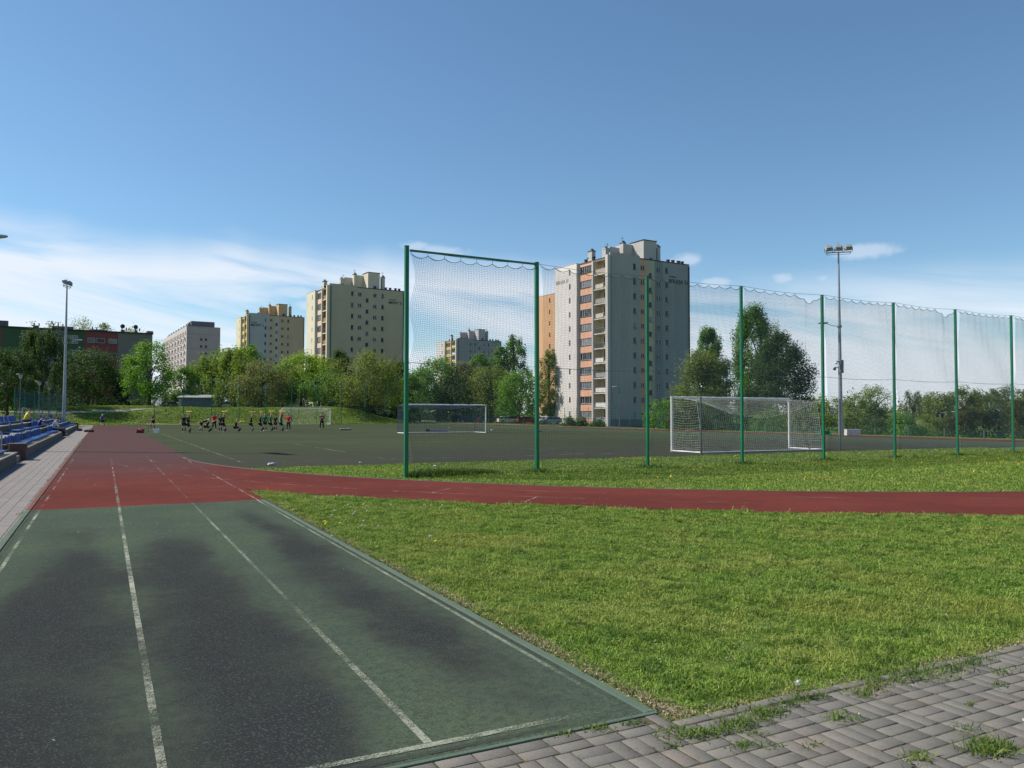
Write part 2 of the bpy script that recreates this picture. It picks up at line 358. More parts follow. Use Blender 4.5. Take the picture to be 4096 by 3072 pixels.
sheet('far_landing', [(-6.0, 100.6), (-2.75, 100.6), (-2.75, 104.5), (-6, 104.5)], 0.0, MPB, 'grey paved patch beyond the end of the stand', 'path')
_v = [(-1.17, -4), (14, -4), (14, 3.53), (-1.17, 3.53), (2.80, 3.531), (2.80, 3.65), (-1.17, 3.65), (-1.17, 3.531)]
setp(link('paving_bed', fastmesh('paving_bed', [(x, y, 0.0022) for x, y in _v], [(0, 1, 2, 3), (7, 4, 5, 6)], MSo)), 'dark soil showing in the joints of the paving', 'ground', kind='structure')
# paving blocks
def pavers():
    V = []; F = []
    g = 0.0048
    def brick(x0, x1, y0, y1):
        dz = RNG.normal(0, 0.0009); t1, t2 = RNG.normal(0, 0.0004, 2); z = 0.006+dz; b = len(V)
        c = 0.003
        j = RNG.normal(0, .0012, 2)
        x0, x1, y0, y1 = x0+g+j[0], x1-g+j[0], y0+g+j[1], y1-g+j[1]
        for zz, e in ((-0.03, 0), (z-0.003, 0), (z, c)):
            for x, y, s1, s2 in ((x0+e, y0+e, -1, -1), (x1-e, y0+e, 1, -1), (x1-e, y1-e, 1, 1), (x0+e, y1-e, -1, 1)):
                V.append((x, y, zz+(t1*s1+t2*s2 if zz > -0.02 else 0)))
        for k in range(2):
            for i in range(4): F.append((b+4*k+i, b+4*k+(i+1) % 4, b+4*k+4+(i+1) % 4, b+4*k+4+i))
        F.append((b+8, b+9, b+10, b+11))
    a = 0.1; X0, Y0 = -1.1, 3.44
    rp = random.Random(11)
    for i in range(0, 58):
        for j in range(-11, 0):
            x = X0+i*2*a; y = Y0+j*2*a; v = (i+j) % 2 == 0
            if rp.random() < .22: v = not v
            for q in (0, 1):
                if v: brick(x+q*a, x+q*a+a, y, y+2*a)
                else: brick(x, x+2*a, y+q*a, y+q*a+a)
    x = -1.15
    while x < 2.64:
        brick(x, min(x+.2, 2.70), 3.542, 3.642); x += .2
    x = -1.15
    for k in range(20): brick(x+k*.2, x+k*.2+.2 if x+k*.2+.2 < 2.71 else 2.70, 3.441, 3.541)
    # kerb stones
    brick(2.712, 2.795, 3.44, 3.68)
    x = 2.80
    while x < 13:
        ln_ = RNG.uniform(.2, .42); jy = RNG.normal(0, .004); brick(x, x+ln_, 3.452+jy, 3.53+jy); x += ln_
    me = fastmesh('paving', V, F, MP)
    return setp(link('paving', me), 'grey herringbone block paving in the right foreground', 'paving', kind='structure')
pavers()
# kerbs of the track
mb = MB(); M_kg = mat('green_kerb', (0.085, 0.125, 0.09), 0.9, 0.12, 3, 0.3, 60); M_kr = mat('red_kerb', (0.15, 0.045, 0.035), 0.9, 0.12, 3, 0.3, 60); M_kc = mat('concrete_kerb', (0.13, 0.12, 0.10), 0.9, 0.25, 3, 0.3, 60)
mb.box(-1.165, -1.085, 3.65, 16.0, -0.02, 0.02, M_kg, 0.008); mb.box(-1.165, -1.085, 16.003, 121.5, -0.02, 0.02, M_kr, 0.008)
mb.box(2.745, 2.812, 3.68, 16.0, -0.02, 0.012, M_kg, 0.006)
mb.box(-1.08, 2.812, 3.645, 3.679, -0.02, 0.012, M_kg, 0.006)
pl = [Vector((CX+(RI-0.04)*math.cos(t), CY+(RI-0.04)*math.sin(t), 0.0)) for t in np.linspace(math.pi, 1.72*math.pi, 60)]
mb.tube(pl, 0.018, M_kc, 6)
setp(mb.build('kerb'), 'low kerbs edging the running track', 'kerb', kind='structure')
# dark gap beside left edge
M_line = bpy.data.materials.new('worn_line_paint'); M_line.use_nodes = True
def linemat(m, col, lo, hi, sc=14):
    nt = m.node_tree; b = nt.nodes['Principled BSDF']; b.inputs['Roughness'].default_value = 0.9; b.inputs['Base Color'].default_value = (*col, 1)
    tc = N(nt, 'ShaderNodeTexCoord'); n1 = noise(nt, tc.outputs['Object'], sc, 4, .7); n2 = noise(nt, tc.outputs['Object'], 95, 3, .8); n3 = noise(nt, tc.outputs['Object'], 0.9, 3, .6)
    k = MATH(nt, 'ADD', MATH(nt, 'ADD', MATH(nt, 'MULTIPLY', n1, .35), MATH(nt, 'MULTIPLY', n2, .65)), MATH(nt, 'MULTIPLY', MATH(nt, 'SUBTRACT', n3, .5), .7))
    L(nt, MR(nt, k, lo, hi), b.inputs['Alpha']); return m
linemat(M_line, (0.27, 0.29, 0.22), 0.40, 0.66)
M_linef = linemat((lambda m: (setattr(m, 'use_nodes', True), m)[1])(bpy.data.materials.new('rubbed_line_paint')), (0.21, 0.26, 0.18), 0.34, 0.70)
M_line2 = linemat((lambda m: (setattr(m, 'use_nodes', True), m)[1])(bpy.data.materials.new('faint_line_paint')), (0.38, 0.27, 0.23), 0.46, 0.72)
M_line3 = linemat((lambda m: (setattr(m, 'use_nodes', True), m)[1])(bpy.data.materials.new('pitch_line_paint')), (0.30, 0.31, 0.28), 0.44, 0.74, 3)
mb = MB(); z = 0.008
def strip(x0, y0, x1, y1, wd, m, zz=z):
    d = Vector((x1-x0, y1-y0, 0)).normalized(); n = Vector((-d.y, d.x, 0))*wd/2
    a, b = Vector((x0, y0, zz)), Vector((x1, y1, zz)); mb.quad(a-n, b-n, b+n, a+n, m)
strip(-0.95, 3.86, -0.95, 15.98, 0.04, M_line); strip(0.28, 3.86, 0.28, 15.98, 0.043, M_line); strip(1.51, 3.86, 1.51, 7.0, 0.045, M_line); strip(1.51, 7.0, 1.51, 15.98, 0.035, M_linef); strip(2.67, 3.86, 2.685, 15.98, 0.035, M_linef)
strip(-0.97, 3.83, 2.69, 3.83, 0.05, M_line)
strip(-1.08, 16.0, 2.8, 16.0, 0.018, M_line)
for x in (-0.95, 0.28, 1.51, 2.70): strip(x, 16.02, x, 34, 0.035, M_line2)
strip(0.28, 16.05, 0.28, 20.5, 0.045, M_line)
M_groove = linemat((lambda m: (setattr(m, 'use_nodes', True), m)[1])(bpy.data.materials.new('groove_shade')), (0.035, 0.042, 0.033), 0.36, 0.72)  # shade of the groove beside the kerbs, painted as flat dark strips
strip(-1.06, 3.745, 2.76, 3.745, 0.045, M_groove); strip(2.725, 3.75, 2.728, 15.9, 0.03, M_groove); strip(-1.045, 3.8, -1.045, 60, 0.035, M_groove)
setp(mb.build('lane_marking'), 'faded white lane lines on the track', 'road marking', kind='structure')
mb = MB()
def arc(rad, t0, t1, wd, m, n=24):
    for i in range(n):
        a, b = t0+(t1-t0)*i/n, t0+(t1-t0)*(i+1)/n
        strip(CX+rad*math.cos(a), CY+rad*math.sin(a), CX+rad*math.cos(b), CY+rad*math.sin(b), wd, m)
for k in (1, 2): arc(RI+1.22*k, math.pi, 1.75*math.pi, 0.035, M_line2, 60)
for (a, b) in (((2464-0, 2014), (2602, 1983)),): pass
for (q0, q1) in (((1727, 1971), (1819, 1951)), ((2096, 2010), (2145, 1990))):
    p = G(*q0); v = G(*q1); strip(p.x, p.y, v.x, v.y, .035, M_line2)
for (x_, y_) in ((410, 405), (150, 435), (410, 453), (690, 470), (1050, 490), (1290, 455), (1340, 503), (1395, 507), (1560, 466), (1710, 520), (1840, 480), (2080, 488)):
    p = G(1000+x_/1.8433, 1700+y_/1.8433); q_ = G(1000+(x_+38)/1.8433, 1700+(y_+3)/1.8433); strip(p.x, p.y, q_.x, q_.y, .03, M_line2)
mb2 = mb; setp(mb.build('track_marking'), 'faint lane ticks on the curved red track', 'road marking', kind='structure')
mb = MB(); z3 = 0.004
strip(4.25, 28.2, 4.25, 121, .08, M_line3, z3); strip(4.29, 28.2, 49, 28.2, .08, M_line3, z3+.001); strip(49, 28.25, 49, 121, .08, M_line3, z3)
strip(4.3, 74.6, 49, 74.6, .08, M_line3, z3+.001); strip(9.4, 28.3, 9.4, 44.7, .08, M_line3, z3); strip(9.4, 44.7, 43.8, 44.7, .08, M_line3, z3+.001)
strip(18, 28.3, 18, 33.7, .08, M_line3, z3); strip(18, 33.7, 35.3, 33.7, .08, M_line3, z3+.001); strip(35.3, 28.3, 35.3, 33.6, .08, M_line3, z3); strip(43.8, 28.3, 43.8, 44.6, .08, M_line3, z3)
strip(4.3, 121, 49, 121, .08, M_line3, z3+.001)
setp(mb.build('pitch_marking'), 'worn white lines of the football pitch', 'road marking', kind='structure')
# footpaths draped on the bank
M_path = mat('trodden_path', (0.30, 0.27, 0.22), 0.95, 0.15, 1.5, 0.3, 10)
def draped(name, pl, wd, m, label):
    V = []; F = []
    P_ = [Vector((a[0], a[1], 0)) for a in pl]; Q = []
    for i in range(len(P_)-1):
        for k in range(10): Q.append(P_[i].lerp(P_[i+1], k/10))
    Q.append(P_[-1])
    for i, p in enumerate(Q):
        d = (Q[min(i+1, len(Q)-1)]-Q[max(i-1, 0)]).normalized(); n = Vector((-d.y, d.x, 0))
        for s in (-1, -.33, .33, 1):
            q = p+n*s*wd/2; V.append((q.x, q.y, hz1(q.x, q.y)+0.07))
    for i in range(len(Q)-1):
        for k in range(3): F.append((i*4+k, i*4+k+1, i*4+5+k, i*4+4+k))
    return setp(link(name, fastmesh(name, V, F, m, smooth=True)), label, 'path', kind='structure')
draped('bank_path', [(-30, 134), (-6, 131.5), (3, 131.6), (12, 134), (20, 137)], 0.7, M_path, 'pale trodden path along the grassy bank')
draped('bank_path', [(1, 124.2), (4, 124.6), (6, 125.2), (13, 125.3)], 1.3, M_path, 'pale sandy strip at the far end of the track')
M_asph = mat('asphalt', (0.055, 0.055, 0.058), 0.9, 0.15, 2, 0.3, 30)
draped('parking_road', [(18, 150), (40, 160), (58, 150), (70, 138), (88, 118)], 9.0, M_asph, 'asphalt car park road behind the pitch')
# ------------------------------------------------------------------ buildings
def facade(mb, org, du, n, W, z0, z1, holes, cuts, matfn, reveal=0.14, backmat=None):
    """wall plane with openings. holes: (u0,u1,za,zb,depth,back)"""
    org = Vector(org); du = Vector(du); n = Vector(n)
    us = sorted({0.0, W} | {h[0] for h in holes} | {h[1] for h in holes} | set(cuts))
    zs = sorted({z0, z1} | {h[2] for h in holes} | {h[3] for h in holes})
    def pt(u, z, d=0.0): return org+du*u-n*d+Vector((0, 0, z))
    hs = [(h[0], h[1], h[2], h[3]) for h in holes]
    for i in range(len(us)-1):
        ua, ub = us[i], us[i+1]; um = (ua+ub)/2; run = None
        for j in range(len(zs)-1):
            za, zb = zs[j], zs[j+1]; zm = (za+zb)/2
            if any(h[0] < um < h[1] and h[2] < zm < h[3] for h in hs): continue
            mb.quad(pt(ua, za), pt(ub, za), pt(ub, zb), pt(ua, zb), matfn(um, zm))
    for h in holes:
        u0, u1, za, zb, d = h[:5]; mm = h[6] if len(h) > 6 else matfn((u0+u1)/2, zb+.05)
        mb.quad(pt(u0, za), pt(u0, za, d), pt(u0, zb, d), pt(u0, zb), mm)
        mb.quad(pt(u1, za, d), pt(u1, za), pt(u1, zb), pt(u1, zb, d), mm)
        mb.quad(pt(u0, zb, d), pt(u1, zb, d), pt(u1, zb), pt(u0, zb), mm)
        mb.quad(pt(u0, za), pt(u1, za), pt(u1, za, d), pt(u0, za, d), mm)
        if h[5]: mb.quad(pt(u0, za, d), pt(u1, za, d), pt(u1, zb, d), pt(u0, zb, d), h[5])
def glassmat(name, a, b_):
    m = bpy.data.materials.new(name); m.use_nodes = True; nt = m.node_tree; b = nt.nodes['Principled BSDF']
    oi = N(nt, 'ShaderNodeObjectInfo'); tc = N(nt, 'ShaderNodeTexCoord')
    k = MR(nt, noise(nt, tc.outputs['Object'], 2.0, 2), .4, .6)
    c = MIX(nt, oi.outputs['Random'], a, b_); c = MIX(nt, MATH(nt, 'MULTIPLY', k, .5), c, a)
    L(nt, c, b.inputs['Base Color']); b.inputs['Roughness'].default_value = 0.2; b.inputs['Specular IOR Level'].default_value = 0.3
    return m
M_glass = glassmat('window_glass', (0.008, 0.010, 0.014), (0.035, 0.042, 0.055))
M_glassc = glassmat('curtained_glass', (0.07, 0.08, 0.10), (0.26, 0.26, 0.27))
M_frame = mat('window_frame', (0.62, 0.62, 0.62), 0.5, 0.05)
M_sill = mat('window_sill', (0.10, 0.10, 0.11), 0.6, 0.05)
WM = {}
def window_mesh(w_, h, panes, gm, sill=True, fm=None):
    key = (round(w_, 2), round(h, 2), panes, gm.name, sill)
    if key in WM: return WM[key]
    mb = MB(); t = 0.06; fm = fm or M_frame
    x0, x1, z0, z1 = -w_/2, w_/2, -h/2, h/2
    mb.box(x0, x1, 0, .05, z0, z0+t, fm); mb.box(x0, x1, 0, .05, z1-t, z1, fm)
    mb.box(x0, x0+t, 0, .05, z0+t, z1-t, fm); mb.box(x1-t, x1, 0, .05, z0+t, z1-t, fm)
    for k in range(1, panes):
        x = x0+w_*k/panes; mb.box(x-.035, x+.035, 0, .05, z0+t, z1-t, fm)
    q_ = MB(); q_.box(x0+t, x1-t, .03, .042, z0+t, z1-t, gm)
    if sill: mb.box(x0-.06, x1+.06, -.22, -.003, z0-.05, z0+.0, M_sill)
    WM[key] = (mb.mesh('window'), q_.mesh('pane')); return WM[key]
def link(name, me, parent=None, loc=None, rz=None, _l=link):
    if isinstance(me, tuple):
        o = _l(name, me[0], parent, loc, rz); _l('pane', me[1], o); return o
    return _l(name, me, parent, loc, rz)
def lettering(parent, txt, loc, rz, size, m, rx=90):
    c = bpy.data.curves.new('lettering', 'FONT'); c.body = txt; c.size = size; c.extrude = 0.02; c.offset = 0.02*size; c.align_x = 'LEFT'
    o = bpy.data.objects.new('lettering', c); COL.objects.link(o); o.parent = parent; o.location = loc; o.rotation_euler = (R(rx), 0, rz); c.materials.append(m)
    bpy.context.view_layer.update(); me = bpy.data.meshes.new_from_object(o.evaluated_get(bpy.context.evaluated_depsgraph_get())); o2 = bpy.data.objects.new('lettering', me); bpy.data.objects.remove(o); COL.objects.link(o2)
    o2.name = 'lettering'; o2.parent = parent; o2.location = loc; o2.rotation_euler = (R(rx), 0, rz)
    return o2
def tower(name, corner, base, roofz, front, side, label, pitch=2.88, floors=11, text=None, rows=None, smalltxt=True, side_text=None, drain=True, onlyfin=False):
    """front: dict of bands on the shaded face; local X along it, local Y along the sunlit face"""
    X0, Z0 = corner
    p = C2W(X0, Z0, base); ang = R(31)-TH
    b = empty(name, p, ang, label, 'apartment block')
    H = roofz-base; LX, LY = 20.3, 17.8
    wc = [H-1.6-pitch*k for k in range(floors)]
    rows = rows or floors
    M_w, M_step, bands = front['wall'], front.get('step', front['wall']), front['bands']
    holes = []; wins = []
    for k in range(floors):
        z = wc[k]
        for (u, ww, hh, dz) in ((6.0, .75, 1.25, 0), (8.0, .95, .95, 0), (10.0, .85, 1.15, -pitch/2), (12.1, .95, .95, 0), (14.25, .75, 1.2, 0)):
            zc = z+dz
            if zc-hh/2 < .3: continue
            holes.append((u-ww/2, u+ww/2, zc-hh/2, zc+hh/2, .14, None)); wins.append((u, ww, hh, zc, 1))
    def mf(u, z):
        if z < 1.4: return front.get('plinth', M_w)
        if u < 7.35: return M_step
        for (a, c, m) in bands:
            if a <= u < c: return m
        return M_w
    mb = MB()
    facade(mb, (0, 0, 0), (1, 0, 0), (0, -1, 0), LX, 0, H, holes, [7.35]+[a for a, c, m in bands]+[c for a, c, m in bands], mf)
    # sunlit face
    hs = []; loggia = side['loggia']; Mf = side['fin']; Mp = side['panel']; Mc = side['wall']
    for k in range(floors):
        z = wc[k]
        hs.append((5.45, 9.75, z-.7, z+.72, .14, None))
        fl = z-1.75
        if fl > .1: hs.append((.9, 4.85, fl+.22, fl+pitch-.05, 1.3, loggia, loggia))
        hs.append((2.0, 4.2, z-.9, z+.8, 1.42, None)) if False else None
    hs = [h for h in hs if h]
    def ms(u, z):
        if 5.35 < u < 9.85: return Mp
        return Mc
    facade(mb, (0, 10.1, 0), (0, -1, 0), (-1, 0, 0), 10.1, 0, H-.35, [(10.1-h[1], 10.1-h[0])+tuple(h[2:]) for h in hs], [.25, 4.75], lambda u, z: ms(10.1-u, z))
    mb.box(-.02, 1.0, 0.001, 10.1, H-.35, H-.28, Mc)
    # fin
    fh = []
    for k in range(floors):
        fh.append((17.8-12.75, 17.8-12.25, wc[k]-.55, wc[k]+.65, .14, None))
    facade(mb, (-.6, 17.8, 0), (0, -1, 0), (-1, 0, 0), 7.7, 0, H, fh, [], lambda u, z: Mf)
    mb.quad((-.6, 10.1, 0), (1.5, 10.1, 0), (1.5, 10.1, H), (-.6, 10.1, H), Mf)
    # remaining walls, roof
    mb.quad((LX, 0, 0), (LX, 17.8, 0), (LX, 17.8, H), (LX, 0, H), M_w); mb.quad((LX, 17.8, 0), (-.6, 17.8, 0), (-.6, 17.8, H), (LX, 17.8, H), M_w)
    mb.quad((-.05, .02, H-.4), (LX, .02, H-.4), (LX, 17.78, H-.4), (-.05, 17.78, H-.4), M_roof)
    mb.box(0, 7.35, 0.002, .35, H, H+.55, M_step); mb.box(7.352, LX, -.05, .3, H+.001, H+.2, M_dark); mb.box(-.65, -.3, 10.1, 17.8, H, H+.06, Mf)
    mb.box(-.05, .25, .36, 10.05, H-.28, H-.1, M_dark)
    mb.box(-.62, 0.02, 0.002, 0.75, 0, H+.1, Mc); mb.box(-.42, 0.02, 4.9, 5.3, 0, H-.36, Mc)
    mb.build('wall', b)
    for (u, ww, hh, zc, pn) in wins:
        if onlyfin: break
        link('window', window_mesh(ww-.02, hh-.02, 2 if ww > .9 else 1, M_glass if random.random() < .88 else M_glassc), b, (u, .09, zc), 0)
    for k in range(rows):
        z = wc[k]
        link('window', window_mesh(.48, 1.18, 1, M_glass, False), b, (-.5, 12.5, z+.05), -math.pi/2)
        link('window_band', window_mesh(4.28, 1.4, 6, M_glassc if k % 3 else M_glass), b, (.1, 7.6, z), -math.pi/2)
        fl = z-1.75
        if fl < .1: continue
        link('balcony_window', window_mesh(2.0, 1.6, 3, M_glass, False), b, (1.24, 2.6, z+.05), -math.pi/2)
        q = MB(); kind = side['rails'][k % len(side['rails'])]
        if kind is None:
            for i in range(26): q.box(-.03, .0, .95+i*.15, .97+i*.15, fl+.24, fl+1.2, M_greysteel)
        else: q.box(-.03, .01, .95+(1.2 if kind[1] else 0), 4.8, fl+.35, fl+1.15, kind[0])
        q.box(-.05, .02, .9, 4.85, fl+1.2, fl+1.25, M_galv); q.box(-.25, 0.0, .78, 4.88, fl-.02, fl+.2, Mc)
        q.build('balcony_railing', b)
    # roof structures
    RM = side.get('roofm', Mc)
    q = MB()
    q.box(11.7, 15.0, 4, 8.2, H-.4, H+5.0, RM); q.box(9.6, 11.69, 7.4, 10.5, H-.4, H+4.6, RM); q.box(6.9, 9.59, 8.9, 11.5, H-.4, H+4.0, RM)
    q.box(11.6, 15.1, 3.9, 8.3, H+5.0, H+5.15, M_dark); q.box(13.2, 14.0, 3.96, 4.0, H+.3, H+1.5, M_glass)
    q.build('lift_house', b)
    for (x, y, sx, sy, hh) in ((.6, 6.6, .9, 1.3, 2.2), (5.9, 9.0, 1.5, 1.0, 3.7), (9.0, 7.2, .7, 1.2, 4.9), (15.9, 4.6, .8, 1.3, 4.4), (4.2, 5.0, .7, .7, 1.2)):
        q = MB(); q.box(x, x+sx, y, y+sy, H-.4, H+hh-.25, RM); q.box(x-.05, x+sx+.05, y-.05, y+sy+.05, H+hh-.25, H+hh, RM if sx > 1 else M_sill)
        for i in range(2): q.box(x+.15+i*.3, x+.3+i*.3, y+.2, y+.5, H+hh, H+hh+.35, M_dark)
        q.build('chimney', b)
    for (x, y) in ((16.4, .6), (17.9, .6), (19.0, .7), (15.2, .7), (2.0, 2.2), (.6, 7.6), (.7, 6.2), (1.1, 9.3), (3.4, .8), (18.3, 6)):
        q = MB(); q.box(x, x+.55, y, y+.55, H-.4, H+.75, M_dark, taper=.85); q.box(x-.06, x+.6, y-.06, y+.6, H+.75, H+.85, M_dark); q.build('roof_vent', b)
    for (x, y, hh) in ((9.4, 8.0, 6.2), (6.8, 9.6, 4.9), (16.3, 5.4, 5.8)):
        q = MB(); q.tube([(x, y, H+3), (x, y, H+hh)], .04, M_dark, 5); q.tube([(x-.4, y, H+hh-.4), (x+.4, y, H+hh-.4)], .03, M_dark, 4); q.build('antenna', b)
    if drain:
        q = MB(); q.tube([(LX-.15, -.12, 0), (LX-.15, -.12, H-.3)], .11, M_dark, 8); q.build('drainpipe', b)
        q = MB(); q.tube([(.35, -.12, 0), (.35, -.12, H-.1)], .09, side.get('drainm', M_dark), 8); q.build('drainpipe', b)
    if text:
        t, u, zt, size = text
        lettering(b, t, (u, -.01, H-zt), 0, size, M_dark)
        if smalltxt:        # unreadable small line above the street name
            q = MB(); x = u
            for i in range(15):
                if i in (2,): x += .12; continue
                ww = size*random.uniform(.10, .17)
                hh = size*random.uniform(.16, .24)
                q.box(x, x+ww*.35, -.03, -.002, H-zt+size*.98, H-zt+size*.98+hh, M_dark); q.box(x+ww*.36, x+ww*.8, -.03, -.002, H-zt+size*.98+hh*random.choice([0, .4, .75]), H-zt+size*1.04+hh*.8, M_dark); x += ww
            q.build('small_lettering', b)
    if side_text:
        M_ft = mat('faded_lettering', (0.33, 0.32, 0.31), 0.8)
        lettering(b, side_text, (-.615, 17.4, H-3.4), -math.pi/2, .95, M_ft)
    return b
W = lambda n, c, v=.06: mat(n, c, 0.85, v, 0.25, 0.15, 8)
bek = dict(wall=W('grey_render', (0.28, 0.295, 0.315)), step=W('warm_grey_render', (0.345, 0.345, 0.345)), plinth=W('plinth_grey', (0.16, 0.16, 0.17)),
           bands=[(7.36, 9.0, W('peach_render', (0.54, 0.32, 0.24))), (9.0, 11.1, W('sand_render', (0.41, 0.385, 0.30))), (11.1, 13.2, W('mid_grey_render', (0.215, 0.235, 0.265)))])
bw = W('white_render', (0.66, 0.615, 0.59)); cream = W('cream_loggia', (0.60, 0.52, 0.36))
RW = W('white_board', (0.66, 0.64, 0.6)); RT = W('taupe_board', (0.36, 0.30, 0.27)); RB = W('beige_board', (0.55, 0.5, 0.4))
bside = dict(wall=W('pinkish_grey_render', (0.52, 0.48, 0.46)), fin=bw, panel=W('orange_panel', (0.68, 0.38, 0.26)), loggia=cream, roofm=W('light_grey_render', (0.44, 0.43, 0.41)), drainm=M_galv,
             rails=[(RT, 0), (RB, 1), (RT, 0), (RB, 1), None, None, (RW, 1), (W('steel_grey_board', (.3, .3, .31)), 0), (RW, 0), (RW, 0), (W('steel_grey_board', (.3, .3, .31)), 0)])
tower('apartment_tower', (18.65, 150), -1.0, 31.95, bek, bside, 'tall grey tower block with orange window bands and BEKASA 21 lettering', text=('BEKASA 21', 14.75, 3.95, 1.1), side_text='BEKASA 21')
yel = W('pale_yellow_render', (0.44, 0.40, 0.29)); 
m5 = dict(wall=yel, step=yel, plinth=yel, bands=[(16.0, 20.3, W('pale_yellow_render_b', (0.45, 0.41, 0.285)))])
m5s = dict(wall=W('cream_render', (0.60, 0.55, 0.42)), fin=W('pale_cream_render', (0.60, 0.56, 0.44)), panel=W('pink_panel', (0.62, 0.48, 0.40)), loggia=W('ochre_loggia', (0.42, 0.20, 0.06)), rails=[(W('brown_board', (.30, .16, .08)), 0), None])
tower('apartment_tower', (-46.1, 199), 1.0, 34.0, m5, m5s, 'pale yellow tower block with MEWY 5 lettering, right of the other left towers', text=('MEWY 5', 15.9, 3.5, 1.0), rows=7)
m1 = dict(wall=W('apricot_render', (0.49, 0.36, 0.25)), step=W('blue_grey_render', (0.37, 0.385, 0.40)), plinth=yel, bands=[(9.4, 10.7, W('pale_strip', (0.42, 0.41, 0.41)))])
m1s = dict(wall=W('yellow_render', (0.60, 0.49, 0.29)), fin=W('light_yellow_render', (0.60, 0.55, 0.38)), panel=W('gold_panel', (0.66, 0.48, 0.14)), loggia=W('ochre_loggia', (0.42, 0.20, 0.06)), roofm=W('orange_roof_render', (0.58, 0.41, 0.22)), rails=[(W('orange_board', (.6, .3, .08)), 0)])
tower('apartment_tower', (-95.1, 285), 3.5, 37.4, m1, m1s, 'orange and grey tower block with MEWY 1 lettering', text=('MEWY 1', .8, 4.2, 1.25), rows=6)
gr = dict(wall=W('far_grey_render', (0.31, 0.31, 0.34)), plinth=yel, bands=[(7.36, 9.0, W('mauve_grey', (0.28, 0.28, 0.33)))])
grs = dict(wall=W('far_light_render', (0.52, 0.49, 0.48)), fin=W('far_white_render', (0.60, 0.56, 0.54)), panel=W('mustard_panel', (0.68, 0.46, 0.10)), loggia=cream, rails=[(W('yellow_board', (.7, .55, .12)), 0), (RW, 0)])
tower('apartment_tower', (-21.8, 315), 0.0, 31.3, gr, grs, 'distant grey tower block with yellow balconies seen through the tall net', rows=5)
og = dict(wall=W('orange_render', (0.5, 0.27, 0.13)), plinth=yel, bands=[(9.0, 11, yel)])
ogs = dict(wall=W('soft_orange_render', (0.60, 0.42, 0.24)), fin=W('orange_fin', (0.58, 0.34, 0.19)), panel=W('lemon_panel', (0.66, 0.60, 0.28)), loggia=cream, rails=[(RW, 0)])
tower('apartment_tower', (16.4, 188), -1.0, 31.7, og, ogs, 'orange tower block half hidden behind the grey BEKASA 21 tower')
# long slab block far left
def slab():
    ang = R(31)-TH; b = empty('apartment_slab', C2W(-130.6, 317, 3.5), ang, 'long mauve-grey slab block far behind the trees with a gable wall', 'apartment block')
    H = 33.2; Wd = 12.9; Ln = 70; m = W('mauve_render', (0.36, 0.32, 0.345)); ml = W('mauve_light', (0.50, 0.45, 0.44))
    holes = []; wn = []
    for k in range(9):
        z = H-5.2-k*2.8
        for u in (5.6, 7.4): holes.append((u-.5, u+.5, z-.55, z+.55, .14, None)); wn.append((u, z))
    mb = MB(); facade(mb, (0, 0, 0), (1, 0, 0), (0, -1, 0), Wd, 0, H, holes, [], lambda u, z: m)
    hl = []; wl = []
    for k in range(5):
        z = H-2.6-k*2.8
        for i in range(16):
            u = Ln-(3+i*4.2); hl.append((u-.9, u+.9, z-.75, z+.75, .14, None)); wl.append((Ln-u, z, i))
    facade(mb, (0, Ln, 0), (0, -1, 0), (-1, 0, 0), Ln, 0, H, hl, [], lambda u, z: ml)
    mb.quad((Wd, 0, 0), (Wd, Ln, 0), (Wd, Ln, H), (Wd, 0, H), m); mb.quad((0, Ln, 0), (Wd, Ln, 0), (Wd, Ln, H), (0, Ln, H), m)
    mb.quad((0, 0, H), (Wd, 0, H), (Wd, Ln, H), (0, Ln, H), M_roof); mb.build('wall', b)
    for z in (H-.2, H-3, H-9, H-17):
        q = MB(); q.box(0.0, Wd, -.06, -.003, z-.1, z, W('panel_joint', (.26, .24, .25))); q.build('joint_band', b)
    for (u, z) in wn: link('window', window_mesh(.98, 1.08, 1, M_glass), b, (u, .09, z), 0)
    for (u, z, i) in wl: link('window', window_mesh(1.78, 1.48, 2, M_glass), b, (.09, u, z), -math.pi/2)
    for k in range(6):
        for i in range(0, 16, 2):
            q = MB(); z = H-4.2-k*2.8; y = 5.1+i*4.2; q.box(-1.0, -.004, y-.9, y+.9, z, z+.12, m); q.box(-1.0, -.95, y-.9, y+.9, z+.12, z+1.0, W('rust_board', (.22, .12, .11))); q.build('balcony', b)
    q = MB(); q.box(2, 11, 2, 12, H, H+2.3, W('dark_attic', (.15, .14, .17))); q.build('lift_house', b)
    for i in range(9):
        q = MB(); y = 3+i*7.2; q.box(1, 2.2, y, y+1.5, H, H+1.0, M_sill); q.tube([(1.6, y+.7, H+1), (1.6, y+.7, H+1.8)], .2, M_dark, 6); q.build('chimney', b)
slab()
